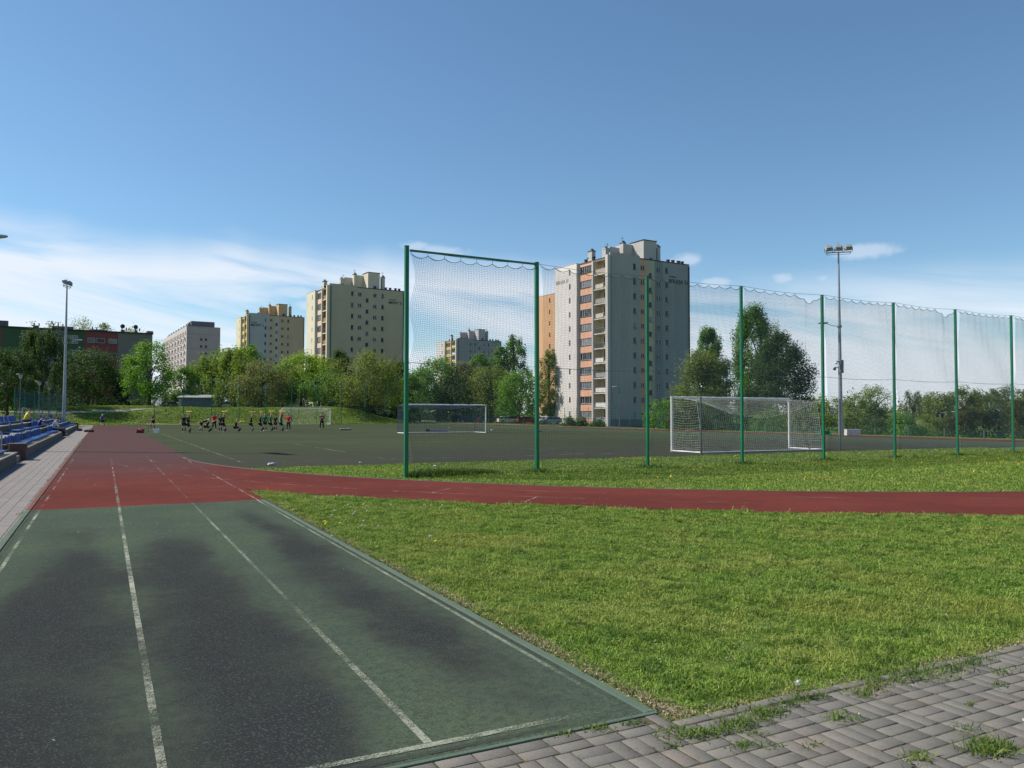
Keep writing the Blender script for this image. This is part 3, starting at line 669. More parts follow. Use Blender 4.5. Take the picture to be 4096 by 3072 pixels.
# near left five-storey block
def leftblock():
    ang = R(31)-TH; b = empty('apartment_house', C2W(-71.9, 158, 2.2), ang, 'five storey house with green and red panels in shade at the left edge', 'apartment block')
    # local X runs back from the right end towards the left of the photo: right end at X=0, left at X=-46
    H = 15.2; Ln = 48; D = 11
    g = W('green_panel', (0.055, 0.10, 0.055)); rd = W('red_panel', (0.21, 0.06, 0.06)); br = W('brown_gable', (0.19, 0.175, 0.15)); gy = W('pale_grey_panel', (0.17, 0.17, 0.2))
    holes = []; wn = []
    for k in range(5):
        z = H-1.7-k*2.8
        for u, ww, hh, pn in ((7.1, 1.5, .95, 1), (9.2, 1.5, .95, 1), (11.0-.2, 1.3, .95, 1), (13.9, 1.7, 1.6, 2), (16.4, 1.5, 1.7, 2), (18.6, 1.6, 1.6, 2), (21.6, 1.2, 1.5, 1), (27.0, 1.6, 1.0, 1), (29.6, 1.6, 1.0, 1), (33, 1.6, 1.6, 2), (36, 1.6, 1.6, 2)):
            holes.append((Ln-u-ww/2, Ln-u+ww/2, z-hh/2, z+hh/2, .14, None)); wn.append((-u, z, ww, hh, pn))
    def mf(u, z):
        s = Ln-u
        return br if s < 6.2 else rd if s < 11.9 else g if s < 15.4 else gy if s < 19.8 else g if s < 25.4 else rd if s < 30.5 else g
    mb = MB(); facade(mb, (-Ln, 0, 0), (1, 0, 0), (0, -1, 0), Ln, 0, H, holes, [Ln-s for s in (6.2, 11.9, 15.4, 19.8, 25.4, 30.5)], mf)
    mb.quad((0, 0, 0), (0, D, 0), (0, D, H), (0, 0, H), br); mb.quad((0, D, 0), (-Ln, D, 0), (-Ln, D, H), (0, D, H), br); mb.quad((-Ln, D, 0), (-Ln, 0, 0), (-Ln, 0, H), (-Ln, D, H), g)
    mb.quad((-Ln, 0, H), (0, 0, H), (0, D, H), (-Ln, D, H), M_roof); mb.box(-Ln, 0.15, -.3, -.002, H, H+.22, M_dark); mb.box(-1.0, .12, 0, D, H+.001, H+.65, br)
    mb.build('wall', b)
    for (x, z, ww, hh, pn) in wn: link('window', window_mesh(ww-.02, hh-.02, pn, M_glass if random.random() < .5 else M_glassc), b, (x, .09, z), 0)
    for x, ww, hh in ((-15.5, 3.6, 1.1), (-9.2, 2.8, .8), (-28, 7, 1.6), (-2.6, .5, 1.0), (-5.0, .6, 1.0), (-20, 1, 1)):
        q = MB(); q.box(x-ww/2, x+ww/2, 4, 6, H, H+hh, M_sill)
        for i in range(max(2, int(ww))): q.tube([(x-ww/2+.2+i*.8, 5, H+hh), (x-ww/2+.2+i*.8, 5, H+hh+.55)], .12, M_dark, 6)
        if ww < 1: q.sphere((x, 5, H+hh+.8), .45, M_dark, 10, (1, .4, 1))
        q.build('chimney', b)
    for (x0, x1) in ((-19, -12),):
        q = MB(); q.box(x0, x1, -3.2, -.01, 0, 3.0, W('porch_wall', (.10, .08, .07))); q.box(x0-.3, x1+.3, -3.6, -.012, 3.0, 3.2, M_sill); q.build('porch', b)
leftblock()
# service shed on the bank
def shed():
    Z = 146; zb = 2.62; p = P(717+79, Z, zb); b = empty('storage_shed', p, -TH+R(3), 'long low blue-grey shed with a sheet metal roof on the bank', 'shed')
    mb = MB(); m = mat('blue_grey_cladding', (0.13, 0.17, 0.22), 0.7, 0.1, 1); ml = mat('pale_shed_end', (.42, .42, .40), .7)
    mb.box(-3.55, 3.45, 0, 2.6, 0, 1.95, m)
    for i in range(28): mb.box(-3.5+i*.25, -3.44+i*.25, -.03, -.002, .05, 1.7, m)
    mb.build('wall', b)
    q = MB(); q.box(-3.62, -3.1, -.05, 2.55, 0, 1.7, ml); q.build('door', b)
    q = MB(); q.add([(-3.9, -.4, 1.98), (3.75, -.4, 1.94), (3.75, 3.0, 2.5), (-3.9, 3.0, 2.52), (-3.9, -.4, 1.90), (3.75, -.4, 1.86), (3.75, 3.0, 2.42), (-3.9, 3.0, 2.44)], [(0, 1, 2, 3), (7, 6, 5, 4), (0, 4, 5, 1), (1, 5, 6, 2), (2, 6, 7, 3), (3, 7, 4, 0)], mat('sheet_roof', (0.36, 0.38, 0.40), .5, .1, 1, metal=.2)); q.build('roof', b)
shed()
# ------------------------------------------------------------------ nets, fences, goals
def strands(lines, r, mats, name='net'):
    """each line an (n,3) array; a thin three-sided cord follows it"""
    V = []; F = []; b = 0
    for P_ in lines:
        P_ = np.asarray(P_, dtype=float); n = len(P_)
        t = P_[-1]-P_[0]; t = t/(np.linalg.norm(t)+1e-9)
        a = np.array([0, 0, 1.0]) if abs(t[2]) < .9 else np.array([1.0, 0, 0])
        u = np.cross(t, a); u /= np.linalg.norm(u); v = np.cross(t, u)
        for k in range(3):
            an = 2*math.pi*k/3; V.append(P_+(u*math.cos(an)+v*math.sin(an))*r)
        i = np.arange(n-1)
        for k in range(3):
            k2 = (k+1) % 3; F.append(np.stack([b+k*n+i, b+k2*n+i, b+k2*n+i+1, b+k*n+i+1], -1))
        b += 3*n
    return fastmesh(name, np.concatenate(V), np.concatenate(F), mats)
def fence_net(x0, x1, y, H, cell, r, seed, first=False, sagspots=()):
    """ball-stop netting hung from a top cable in scallops"""
    rg = np.random.default_rng(seed); Wd = x1-x0; nu = int(Wd/cell); nv = int((H-.1)/cell); nh = int(round(Wd/.5))
    ux = np.linspace(0, 1, nu+1)
    def top(u):
        f = (u*nh) % 1.0; sag = 0.085*(1-(2*f-1)**2)
        if seed in sagspots: sag = sag+0.22*np.exp(-((u-.82)/.1)**2)
        return H-0.10-sag-0.05*np.sin(u*math.pi)
    zt = top(ux)
    def pt(u, s):                      # s 0 bottom .. 1 top
        t = top(u); z = 0.04+(t-.04)*s; z = z+(H-.15-t)*(1-s)*S(0, 1, s)*0.6
        e = np.exp(-u*Wd/.3)
        x = x0+.05+(Wd-.1)*u+e*0.07*np.sin(s*23+seed)*(1 if first else .3)+0.012*np.sin(s*9+u*7+seed)
        yy = y+0.05*np.sin(u*5+s*4+seed)+0.02*np.sin(s*17+u*11)
        return x, yy, z
    lines = []
    sv = np.linspace(0, 1, 34)
    for u in ux:
        x, yy, z = pt(np.full_like(sv, u), sv); lines.append(np.stack([x, yy, z], -1))
    fine = np.linspace(0, 1, nh*8+1)
    for j in range(nv+1):
        s = j/nv; uu = fine if s > .5 else np.linspace(0, 1, 17)
        x, yy, z = pt(uu, np.full_like(uu, s)); lines.append(np.stack([x, yy, z], -1))
    return lines, top
FY = 20.0; FX0 = 7.15; DX = 4.04; FH = 6.10
fb = empty('ball_stop_fence', (0, 0, 0), 0, 'tall green ball stop fence with dark netting across the near end of the pitch', 'fence')
fb.location = (FX0, FY, 0); fb.rotation_euler = (0, 0, 0.03)
def post(parent, x, y, H, wd=.055, m=None, name='post', lean=0.0):
    q = MB(); q.box(-wd, wd, -wd, wd, -.1, H, m or M_green, .008); q.box(-wd-.006, wd+.006, -wd-.006, wd+.006, H, H+.015, m or M_green)
    for z in np.arange(.5, H, 1.0): q.tube([(0, -wd, z), (0, -wd-.03, z)], .012, M_cable, 6)
    o = q.build(name, parent, (x, y, 0)); o.rotation_euler = (0, lean, 0); return o
NP = 10
for k in range(NP):
    post(fb, k*DX, 0, FH+.06*(k < 1)-(0.0 if k < 2 else .06), .052 if k < 2 else .043, lean=[-.004, -.004, 0, .003, .002, .006, 0, .006, 0, 0][k])
q = MB(); q.box(.07, DX-.07, -.028, .028, FH-.07, FH-.015, M_green, .006); q.build('top_bar', fb)
for k in range(NP-1):
    lines, top = fence_net(k*DX+.06, (k+1)*DX-.06, -.09, FH-(0.05 if k == 0 else .0), .05, .0027, k, k == 0, (3, 5))
    me = strands(lines, .0031, M_net); link('net_panel', me, fb)
    q = MB(); n = 16; pts = [((k+i/n)*DX, -.09, FH-.05-.06*math.sin(math.pi*i/n)) for i in range(n+1)]
    q.tube(pts, .006, M_cable, 5, False)
    u = np.linspace(0, 1, 65); t = top(u); q.tube([(k*DX+.06+(DX-.12)*a, -.09, b) for a, b in zip(u, t)], .008, M_net, 4, False)
    for i in range(9):
        a = i/8
        if k in (3, 5) and i in (6, 7): continue
        q.tube([(k*DX+.06+(DX-.12)*a, -.09, FH-.05-.06*math.sin(math.pi*a)), (k*DX+.06+(DX-.12)*a, -.09, float(top(np.array(a if a < 1 else .9999))))], .006, M_cable, 4, False)
    q.build('top_cable', fb); q = MB(); q.tube([((k+i/n)*DX, -.1, 3.05-.05*math.sin(math.pi*i/n)) for i in range(n+1)], .006, M_cable, 4, False)
    q.build('middle_cable', fb)
# ball stop fence behind the far goal
ff = empty('ball_stop_fence', (6.6, 127, 0), 0, 'green ball stop fence with thin posts behind the far goal in front of the trees', 'fence')
for k in range(10):
    post(ff, k*3.95, 0, 7.0-.1*(k % 2), .05)
    q = MB(); q.tube([(k*3.95, -.06, 6.7), (k*3.95+3.95, -.06, 6.7)], .012, M_green, 5, False); q.build('cable', ff)
    ln = [np.array([(k*3.95+u*3.95, -.06, z) for u in (0, .5, 1)]) for z in np.arange(.4, 6.7, .14)]+[np.array([(k*3.95+x, -.06, .3), (k*3.95+x, -.06, 6.65)]) for x in np.arange(0, 3.95, .14)]
    link('net_panel', strands(ln, .0032, M_net), ff)
# low mesh fence right of the far straight
lf = empty('mesh_fence', (56.0, 60, 0), 0, 'low green mesh fence along the far side of the running track', 'fence')
for k in range(22):
    y = k*3.0
    q = MB(); q.box(-.018, .018, y-.018, y+.018, -1.2, 2.6, M_green); q.build('post', lf)
    ln = [np.array([(0, y, z), (0, y+3.0, z)]) for z in np.arange(-.1, 2.6, .2)]+[np.array([(0, y+yy, -.3), (0, y+yy, 2.55)]) for yy in np.arange(0, 3.0, .15)]
    link('mesh_panel', strands(ln, .0016, M_green), lf)
lf2 = empty('mesh_fence', (56.0, 26, 0), 0, 'knee-high dark green mesh fence in front of the shrubs on the right', 'fence')
for k in range(11):
    y = k*3.0; q = MB(); q.box(-.03, .03, y-.03, y+.03, -1, .62, M_greysteel); q.build('post', lf2)
    ln = [np.array([(0, y, z), (0, y+3.0, z)]) for z in np.arange(0.05, .6, .12)]+[np.array([(0, y+yy, 0), (0, y+yy, .58)]) for yy in np.arange(0, 3.0, .12)]
    link('mesh_panel', strands(ln, .004, M_green), lf2)
# screen fence behind the stand
sf = empty('windscreen_fence', (0, 0, 0), 0, 'tall fence with blue-green windscreen netting behind the blue seats', 'fence')
M_scr = bpy.data.materials.new('windscreen_cloth'); M_scr.use_nodes = True
bb = M_scr.node_tree.nodes['Principled BSDF']; bb.inputs['Base Color'].default_value = (0.02, 0.09, 0.085, 1); bb.inputs['Alpha'].default_value = 0.5; bb.inputs['Roughness'].default_value = .9
A = P(60, 71); B = P(253, 98); sf.location = (A.x, A.y, hz1(A.x, A.y))
for k in range(7):
    a = (B-A)*(k/6); q = MB(); q.tube([(a.x, a.y, -.3), (a.x, a.y, 3.1)], .04, M_green, 6); q.build('post', sf)
    if k < 6:
        c = (B-A)*((k+1)/6); q = MB(); n = 8
        for i in range(n):
            p0 = a.lerp(c, i/n); p1 = a.lerp(c, (i+1)/n); z0 = 3.0-.12*math.sin(math.pi*i/n); z1 = 3.0-.12*math.sin(math.pi*(i+1)/n)
            q.quad((p0.x, p0.y, .1), (p1.x, p1.y, .1), (p1.x, p1.y, z1), (p0.x, p0.y, z0), M_scr)
        q.build('screen', sf)

def goal(name, loc, rz, label, Wd=7.32, H=2.44, dep=2.0, topdep=.9, netm=None, barm=None, cell=.12, sag=.5, nr=.0032, box=False, sup=None):
    g = empty(name, loc, rz, label, 'goal'); r = .06; barm = barm or M_white
    for s in (-1, 1):
        q = MB(); q.tube([(s*Wd/2, 0, 0), (s*Wd/2, 0, H+r)], r, barm, 12); q.build('goalpost', g)
        q = MB(); q.tube([(s*Wd/2, 0, .03), (s*Wd/2, dep, .03)], .035, barm, 8); q.build('base_bar', g)
    q = MB(); q.tube([(-Wd/2, 0, H), (Wd/2, 0, H)], r, barm, 12); q.build('crossbar', g)
    q = MB(); q.tube([(-Wd/2, dep, .03), (Wd/2, dep, .03)], .03, barm, 8); q.build('base_bar', g)
    nu = int(Wd/cell); lines = []
    def roof(u, v):                 # v 0 crossbar .. 1 back rope
        x = (u-.5)*Wd; s = math.sin(math.pi*u)
        return (x, v*topdep, H-.02-(v**1.3)*(.12+sag*s))
    def back(u, v):                 # v 0 rope .. 1 ground
        a = np.array(roof(u, 1)); b_ = np.array(((u-.5)*Wd, dep, .04)); e = (1-v)**1.6
        return (a[0]*(1-v)+b_[0]*v, b_[1]+(a[1]-b_[1])*e, a[2]*(1-v)+b_[2]*v)
    for i in range(nu+1):
        u = i/nu; lines.append(np.array([roof(u, v) for v in np.linspace(0, 1, 8)])); lines.append(np.array([back(u, v) for v in np.linspace(0, 1, 12)]))
    for j in range(int(topdep/cell)+1):
        v = j/int(topdep/cell); lines.append(np.array([roof(u, v) for u in np.linspace(0, 1, 30)]))
    nb = int(H*1.05/cell)
    for j in range(nb+1):
        v = j/nb; lines.append(np.array([back(u, v) for u in np.linspace(0, 1, 30)]))
    for s in (0, 1):                # sides
        for j in range(nb+1):
            z = j/nb; v = 1-z
            pb = np.array(back(s, v)); pf = np.array([(s-.5)*Wd, 0, pb[2]])
            pts = [pf*(1-k)+pb*k+np.array([0, 0, -.06*math.sin(math.pi*k)*(1 if z > .05 else 0)]) for k in np.linspace(0, 1, 7)]; lines.append(np.array(pts))
        nd = int(dep/cell)
        for i in range(1, nd+1):
            k = i/nd; pts = []
            for v in np.linspace(0, 1, 12):
                pb = np.array(back(s, v)); pf = np.array([(s-.5)*Wd, 0, pb[2]]); pts.append(pf*(1-k)+pb*k+np.array([0, 0, -.06*math.sin(math.pi*k)]))
            lines.append(np.array(pts))
    link('net', strands(lines, nr, netm or M_netw), g)
    q = MB(); q.tube([roof(u, 1) for u in np.linspace(0, 1, 30)], .009, netm or M_netw, 5, False)
    for s in (0, 1): q.tube([back(s, v) for v in np.linspace(0, 1, 12)], .009, netm or M_netw, 5, False)
    q.build('net_rope', g)
    return g
gl = goal('football_goal', (26.65, 28.75, 0), math.pi, 'large white football goal close behind the tall fence', dep=2.0, topdep=1.7, sag=.75, nr=.0034)
q = MB()
for s in (-1, 1): q.tube([(s*3.66, 1.7, 2.3), (s*4.2, 2.6, 2.36)], .008, M_netw, 4, False)
q.build('tie_rope', gl)
for i, (x, y, lb) in enumerate(((22.45, 26.15, 'dark grey net pole standing behind the left post of the near goal'), (30.85, 26.15, 'dark grey net pole standing beyond the right post of the near goal'))):
    q = MB(); q.tube([(0, 0, -.05), (0, 0, 2.42)], .038, M_greysteel, 10); q.tube([(0, 0, 2.3), (0, .07, 2.32)], .012, M_greysteel, 6); q.tube([(0, 0, 0), (0, 0, .03)], .07, M_greysteel, 10)
    o = q.build('net_pole', None, (x, y, 0)); setp(o, lb, 'pole')
gl2 = goal('football_goal', (26.3, 63.2, 0), 0, 'white portable football goal with a navy net in mid pitch', dep=2.3, topdep=2.2, sag=.25, netm=M_netb, nr=.005)
q = MB()
for s in (-1, 1): q.tube([(s*3.66, 0, 2.44), (s*3.66, 2.25, 2.4), (s*3.66, 2.3, 0)], .025, M_greysteel, 6)
q.build('rear_frame', gl2)
goal('football_goal', (27.4, 121.3, 0), 0, 'distant white football goal beside the line of players', dep=2.2, topdep=1.6, sag=.6, nr=.0035)

# ------------------------------------------------------------------ floodlights and lamps
def floodlight(loc, H, yaw, label, nl, arm_yaw, cams=False, rad=.19, tilt=0.0):
    b = empty('floodlight_mast', loc, 0, label, 'floodlight mast'); b.rotation_euler = (0, tilt, 0)
    q = MB(); q.tube([(0, 0, 0), (0, 0, 1.0), (0, 0, H*.5), (0, 0, H)], [rad, rad*.97, rad*.7, rad*.36], M_galv, 14)
    q.box(-.32, .32, -.32, .32, -.05, .06, M_conc); q.build('mast', b)
    hd = empty('lamp_head', (0, 0, H), yaw); hd.parent = b
    q = MB(); wd = .62*nl
    q.box(-wd/2-.1, wd/2+.1, -.04, .04, -.02, .05, M_greysteel); q.tube([(-wd/2, 0, .03), (-wd/2, 0, -.18)], .03, M_greysteel, 6); q.tube([(wd/2, 0, .03), (wd/2, 0, -.12)], .03, M_greysteel, 6)
    q.tube([(0, 0, .04), (0, 0, .95)], .012, M_dark, 5); q.tube([(-wd/2, 0, -.16), (wd/2, 0, -.16)], .02, M_greysteel, 6); q.build('bracket', hd)
    for i in range(nl):
        x = (i-(nl-1)/2)*.78; Mx = Matrix.Translation((x, 0, .36)) @ Matrix.Rotation(R(48), 4, 'X') @ Matrix.Rotation(R([10, -6, 4][i % 3]), 4, 'Z')
        q = MB(); q.box(-.32, .32, -.26, .26, -.08, .10, M_alu, .03, Mx); q.box(-.22, .22, -.18, .18, .10, .26, M_alu, .02, Mx)
        q.box(-.29, .29, -.23, .23, -.088, -.08, M_lampglass, 0, Mx)
        q.tube([(x-.34, 0, .05), (x-.34, 0, .4)], .02, M_greysteel, 5); q.tube([(x+.34, 0, .05), (x+.34, 0, .4)], .02, M_greysteel, 5); q.build('floodlight', hd)
    ar = empty('lamp_arm', (0, 0, 9.3), arm_yaw); ar.parent = b
    q = MB(); q.tube([(.1, 0, 0), (.55, 0, .02), (1.0, 0, .16)], .028, M_galv, 6); q.box(-.16, .16, -.16, .16, -.12, .05, M_galv); q.build('bracket', ar)
    q = MB(); q.sphere((1.4, 0, .26), .48, M_lampglass, 12, (1, .34, .2)); q.box(1.0, 1.45, -.1, .1, .2, .34, M_alu, .03); q.build('lamp', ar)
    if cams:
        for k, (dz, a) in enumerate(((6.25, math.pi), (5.75, 2.6), (5.9, .4))):
            q = MB(); q.box(.1, .45, -.05, .05, dz, dz+.07, M_dark); q.sphere((.45, 0, dz-.1), .13, M_white if k < 1 else M_dark, 10); o = q.build('camera_dome', b); o.rotation_euler = (0, 0, a)
        q = MB(); q.box(-.18, .18, -.24, -.1, 5.3, 6.4, M_greysteel, .02); q.build('junction_box', b)
    return b
fx = P(3361, 67.2)
floodlight((fx.x, fx.y, -.1), 15.6, -TH+R(-16), 'grey floodlight mast with three lamps right of the big trees', 3, math.pi-TH, True)
lx = P(259, 85.5)
floodlight((lx.x, lx.y, 0), 15.4, R(62), 'grey floodlight mast rising over the far end of the blue seats', 2, -TH, False, .2, 0.0)
floodlight((-5.6, 42.4, -.0), 15.5, R(100), 'floodlight mast left of the frame with only its arm lamp showing', 3, -TH, False)
def park_lamp(p, H, label, kind=0):
    b = empty('park_lamp', p, random.random()*3, label, 'lamp post')
    q = MB(); q.tube([(0, 0, -.3), (0, 0, .8), (0, 0, .82), (0, 0, H-.45)], [.07, .07, .045, .04], M_greysteel, 8); q.build('pole', b)
    q = MB()
    q.tube([(0, 0, H-.45), (0, 0, H-.35), (0, 0, H-.05)], [.05, .15, .2], M_lampglass, 10); q.tube([(0, 0, H-.02), (0, 0, H+.03)], [.42, .36], M_dark, 14); q.build('lantern', b)
for px, Z, ty, lb in ((82, 76, 1497, 'flat-capped park lamp nearest the left edge behind the stand'), (158, 88, 1527, 'flat-capped park lamp, middle one of three behind the stand'), (197, 100, 1547, 'flat-capped park lamp, farthest of three behind the stand')):
    p = P(px, Z); zb = hz1(p.x, p.y); park_lamp((p.x, p.y, zb), ZH(ty, Z, px)-zb, lb)
def street_lamp(px, Z, ty, side, label, H=None, arm=.9):
    p = P(px, Z); zb = hz1(p.x, p.y); H = ZH(ty, Z, px)-zb; b = empty('street_lamp', (p.x, p.y, zb), -TH if side > 0 else math.pi-TH, label, 'street lamp')
    q = MB(); q.tube([(0, 0, -.3), (0, 0, H-.3), (.1, 0, H-.1), (arm, 0, H)], [.08, .05, .045, .035], M_greysteel, 8); q.build('pole', b)
    q = MB(); q.sphere((arm+.35, 0, H+.02), .4, M_lampglass, 10, (1, .4, .25)); q.build('lamp', b)
street_lamp(2478, 100, 1548, -1, 'street lamp in front of the grey tower block wall', arm=.2)
o_ = street_lamp(3758, 110, 1648, 1, 'thin street lamp with a long arm before the distant trees on the right', arm=1.6)
street_lamp(3314, 95, 1636, 1, 'short dark lamp pole left of the right floodlight mast', arm=.1)

# ------------------------------------------------------------------ the stand and its seats
SEG = [(6.0, 31.2, 'near section of the stepped concrete stand at the left edge'), (33.4, 64.2, 'middle section of the stepped concrete stand with blue seats'), (66.6, 98.6, 'far section of the stepped concrete stand with blue seats')]
for y0, y1, lb in SEG:
    b = empty('grandstand', (-2.55, y0, 0), 0, lb, 'grandstand')
    for i, (xa, xb, h) in enumerate(((0, -.86, .38), (-.86, -1.72, .72), (-1.72, -3.0, 1.06))):
        q = MB(); z = 0
        y = 0; Lg = y1-y0
        while y < Lg-.01:                      # precast elements with joints
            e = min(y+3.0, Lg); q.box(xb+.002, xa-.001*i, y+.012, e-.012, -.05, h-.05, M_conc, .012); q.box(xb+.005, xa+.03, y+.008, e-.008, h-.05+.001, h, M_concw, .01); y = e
        q.build('terrace', b)
for y, lb in ((31.3, 'narrow steps beside the nearest brown block'), (64.4, 'narrow steps through the middle of the stand')):
    q = MB()
    for i in range(6): q.box(-.45*(i+1)+.0, -.45*i, 0.05, 1.95, -.05, .19*(i+1), M_concw, .01)
    o = q.build('aisle_steps', None, (-2.6, y, 0)); setp(o, lb, 'steps')
for i, (y, lb) in enumerate(((33.35, 'brown stone block at the foot of the stand, nearest of three'), (65.9, 'brown stone block at the foot of the stand beside the seated man in white'), (99.2, 'brown stone block beyond the end of the stand, farthest of three'))):
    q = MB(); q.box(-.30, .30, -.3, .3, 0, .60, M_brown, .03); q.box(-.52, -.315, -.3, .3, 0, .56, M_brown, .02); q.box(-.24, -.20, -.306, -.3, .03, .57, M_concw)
    o = q.build('stone_block', None, (-2.72, y, 0)); setp(o, lb, 'block', 'brown blocks at the foot of the stand')
def handrail(y, lb, xa=-5.0, xb=-2.85):
    q = MB(); pts = [(xb, y, .3), (xb, y, 1.0), (xb-.08, y, 1.12), (xa, y, 2.06), (xa, y, .9)]
    q.tube([(xb, y, 0.0), (xb, y, 1.0), (xb-.1, y, 1.12)], .028, M_galv, 8); q.tube([(xb-.1, y, 1.12), (xa+.05, y, 2.05)], .028, M_galv, 8); q.tube([(xa, y, .9), (xa, y, 2.05)], .028, M_galv, 8)
    q.tube([(xb, y, .55), (xa, y, 1.5)], .02, M_galv, 8)
    o = q.build('handrail', None); setp(o, lb, 'handrail')
handrail(31.25, 'grey tube handrail beside the nearest brown block', -5.1, -3.0)
handrail(64.35, 'grey tube handrail sloping down by the seated spectators'); handrail(98.8, 'grey tube handrail at the far end of the stand')
def seat_meshes():
    q = MB(); pr = [(-.21, .02), (-.16, .0), (.16, .0), (.21, .03), (.21, .06), (.15, .045), (-.15, .04), (-.19, .07), (-.21, .07)]
    q.prism(pr, -.21, .21, M_blue, Matrix.Rotation(math.pi/2, 4, 'Z')); q.box(-.12, .12, -.14, .14, -.07, .0, M_blue, .01); pan = q.mesh('seat_pan')
    q = MB(); n = 8; vs = []; fs = []
    for k, off in enumerate((0, .025)):
        for j in range(5):
            for i in range(n+1):
                a = (i/n-.5); y = a*.42*(1-.12*(j/4)**3); z = .05+j*.085-(.03*(2*abs(a))**3 if j == 4 else 0); x = -.17-.05*j/4-.04*(1-(2*a)**2)-off; vs.append((x, y, z))
    m_ = (n+1)*5
    for k in range(2):
        for j in range(4):
            for i in range(n):
                f = [k*m_+j*(n+1)+i, k*m_+j*(n+1)+i+1, k*m_+(j+1)*(n+1)+i+1, k*m_+(j+1)*(n+1)+i]; fs.append(f if k == 0 else f[::-1])
    for i in range(n): fs.append([4*(n+1)+i, 4*(n+1)+i+1, m_+4*(n+1)+i+1, m_+4*(n+1)+i])
    for j in range(4):
        for i in (0, n): fs.append([j*(n+1)+i, (j+1)*(n+1)+i, m_+(j+1)*(n+1)+i, m_+j*(n+1)+i])
    q.add(vs, fs, M_blue, True); back = q.mesh('backrest')
    return pan, back
PAN, BACK = seat_meshes()
SECN = {0: 'near', 1: 'middle', 2: 'far'}; ROWN = ('front', 'middle', 'top')
def put_seat(y, row, back, sec):
    x = (-2.9, -3.78, -4.7)[row]; z = (.45, .79, 1.13)[row]
    t = empty('stadium_seat', (x, y, z), random.uniform(-.05, .05), ('blue plastic seat with its backrest' if back else 'blue plastic seat without a backrest')+' on the %s row of the %s stand section' % (ROWN[row], SECN[sec]), 'seat', 'blue seats on the stand')
    link('seat_pan', PAN, t)
    if back: link('backrest', BACK, t)
rs = random.Random(5)
for sec, (y0, y1, _) in enumerate(SEG):
    for row in range(3):
        y = y0+.5 if sec else 24.0; run = 0; st = True
        while y < y1-.4:
            if run <= 0: st = rs.random() < (.60, .35, .5)[row]*(1 if sec < 2 else .7); run = rs.randint(2, 7)
            if st: put_seat(y, row, rs.random() < (.6, .4, .85)[row], sec)
            elif rs.random() < .25: put_seat(y, row, False, sec)
            y += .52; run -= 1
# ------------------------------------------------------------------ people
M_skin = mat('skin', (0.58, 0.37, 0.27), 0.6, 0.08, 8); M_hairb = mat('brown_hair', (0.05, 0.03, 0.02), .8); M_hairl = mat('fair_hair', (0.35, 0.26, 0.14), .8)
M_eye = mat('eye_dark', (0.02, 0.015, 0.012), .3)
def cloth(n, c): return mat(n, c, .85, .12, 6, .3, 25)
CB = cloth('black_kit', (0.014, 0.014, 0.018)); CG = cloth('green_jersey', (0.01, 0.16, 0.10)); CR = cloth('red_jacket', (0.62, 0.02, 0.03)); CW = cloth('white_shirt', (0.72, 0.72, 0.75))
CN = cloth('navy_shirt', (0.03, 0.05, 0.20)); CD = cloth('dark_red_jacket', (0.10, 0.02, 0.03)); CY_ = cloth('yellow_shirt', (0.75, 0.62, 0.02)); CWs = cloth('white_shoe', (0.65, 0.66, 0.7)); CRs = cloth('red_shoe', (0.6, 0.03, 0.04)); CBs = cloth('black_shoe', (.015, .015, .018)); CSk = cloth('grey_sock', (.25, .25, .28))
def skinned(name, nodes, edges, m, parent, sub=1):
    me = bpy.data.meshes.new(name); me.from_pydata([n[0] for n in nodes], edges, []); me.materials.append(m)
    o = link(name, me, parent); md = o.modifiers.new('Skin', 'SKIN'); md.use_smooth_shade = True
    sv_ = me.skin_vertices[0].data
    for i, n in enumerate(nodes):
        r = n[1]; sv_[i].radius = (r, r) if not isinstance(r, tuple) else r
    sv_[0].use_root = True
    s = o.modifiers.new('Subdivision', 'SUBSURF'); s.levels = sub; s.render_levels = sub
    return o
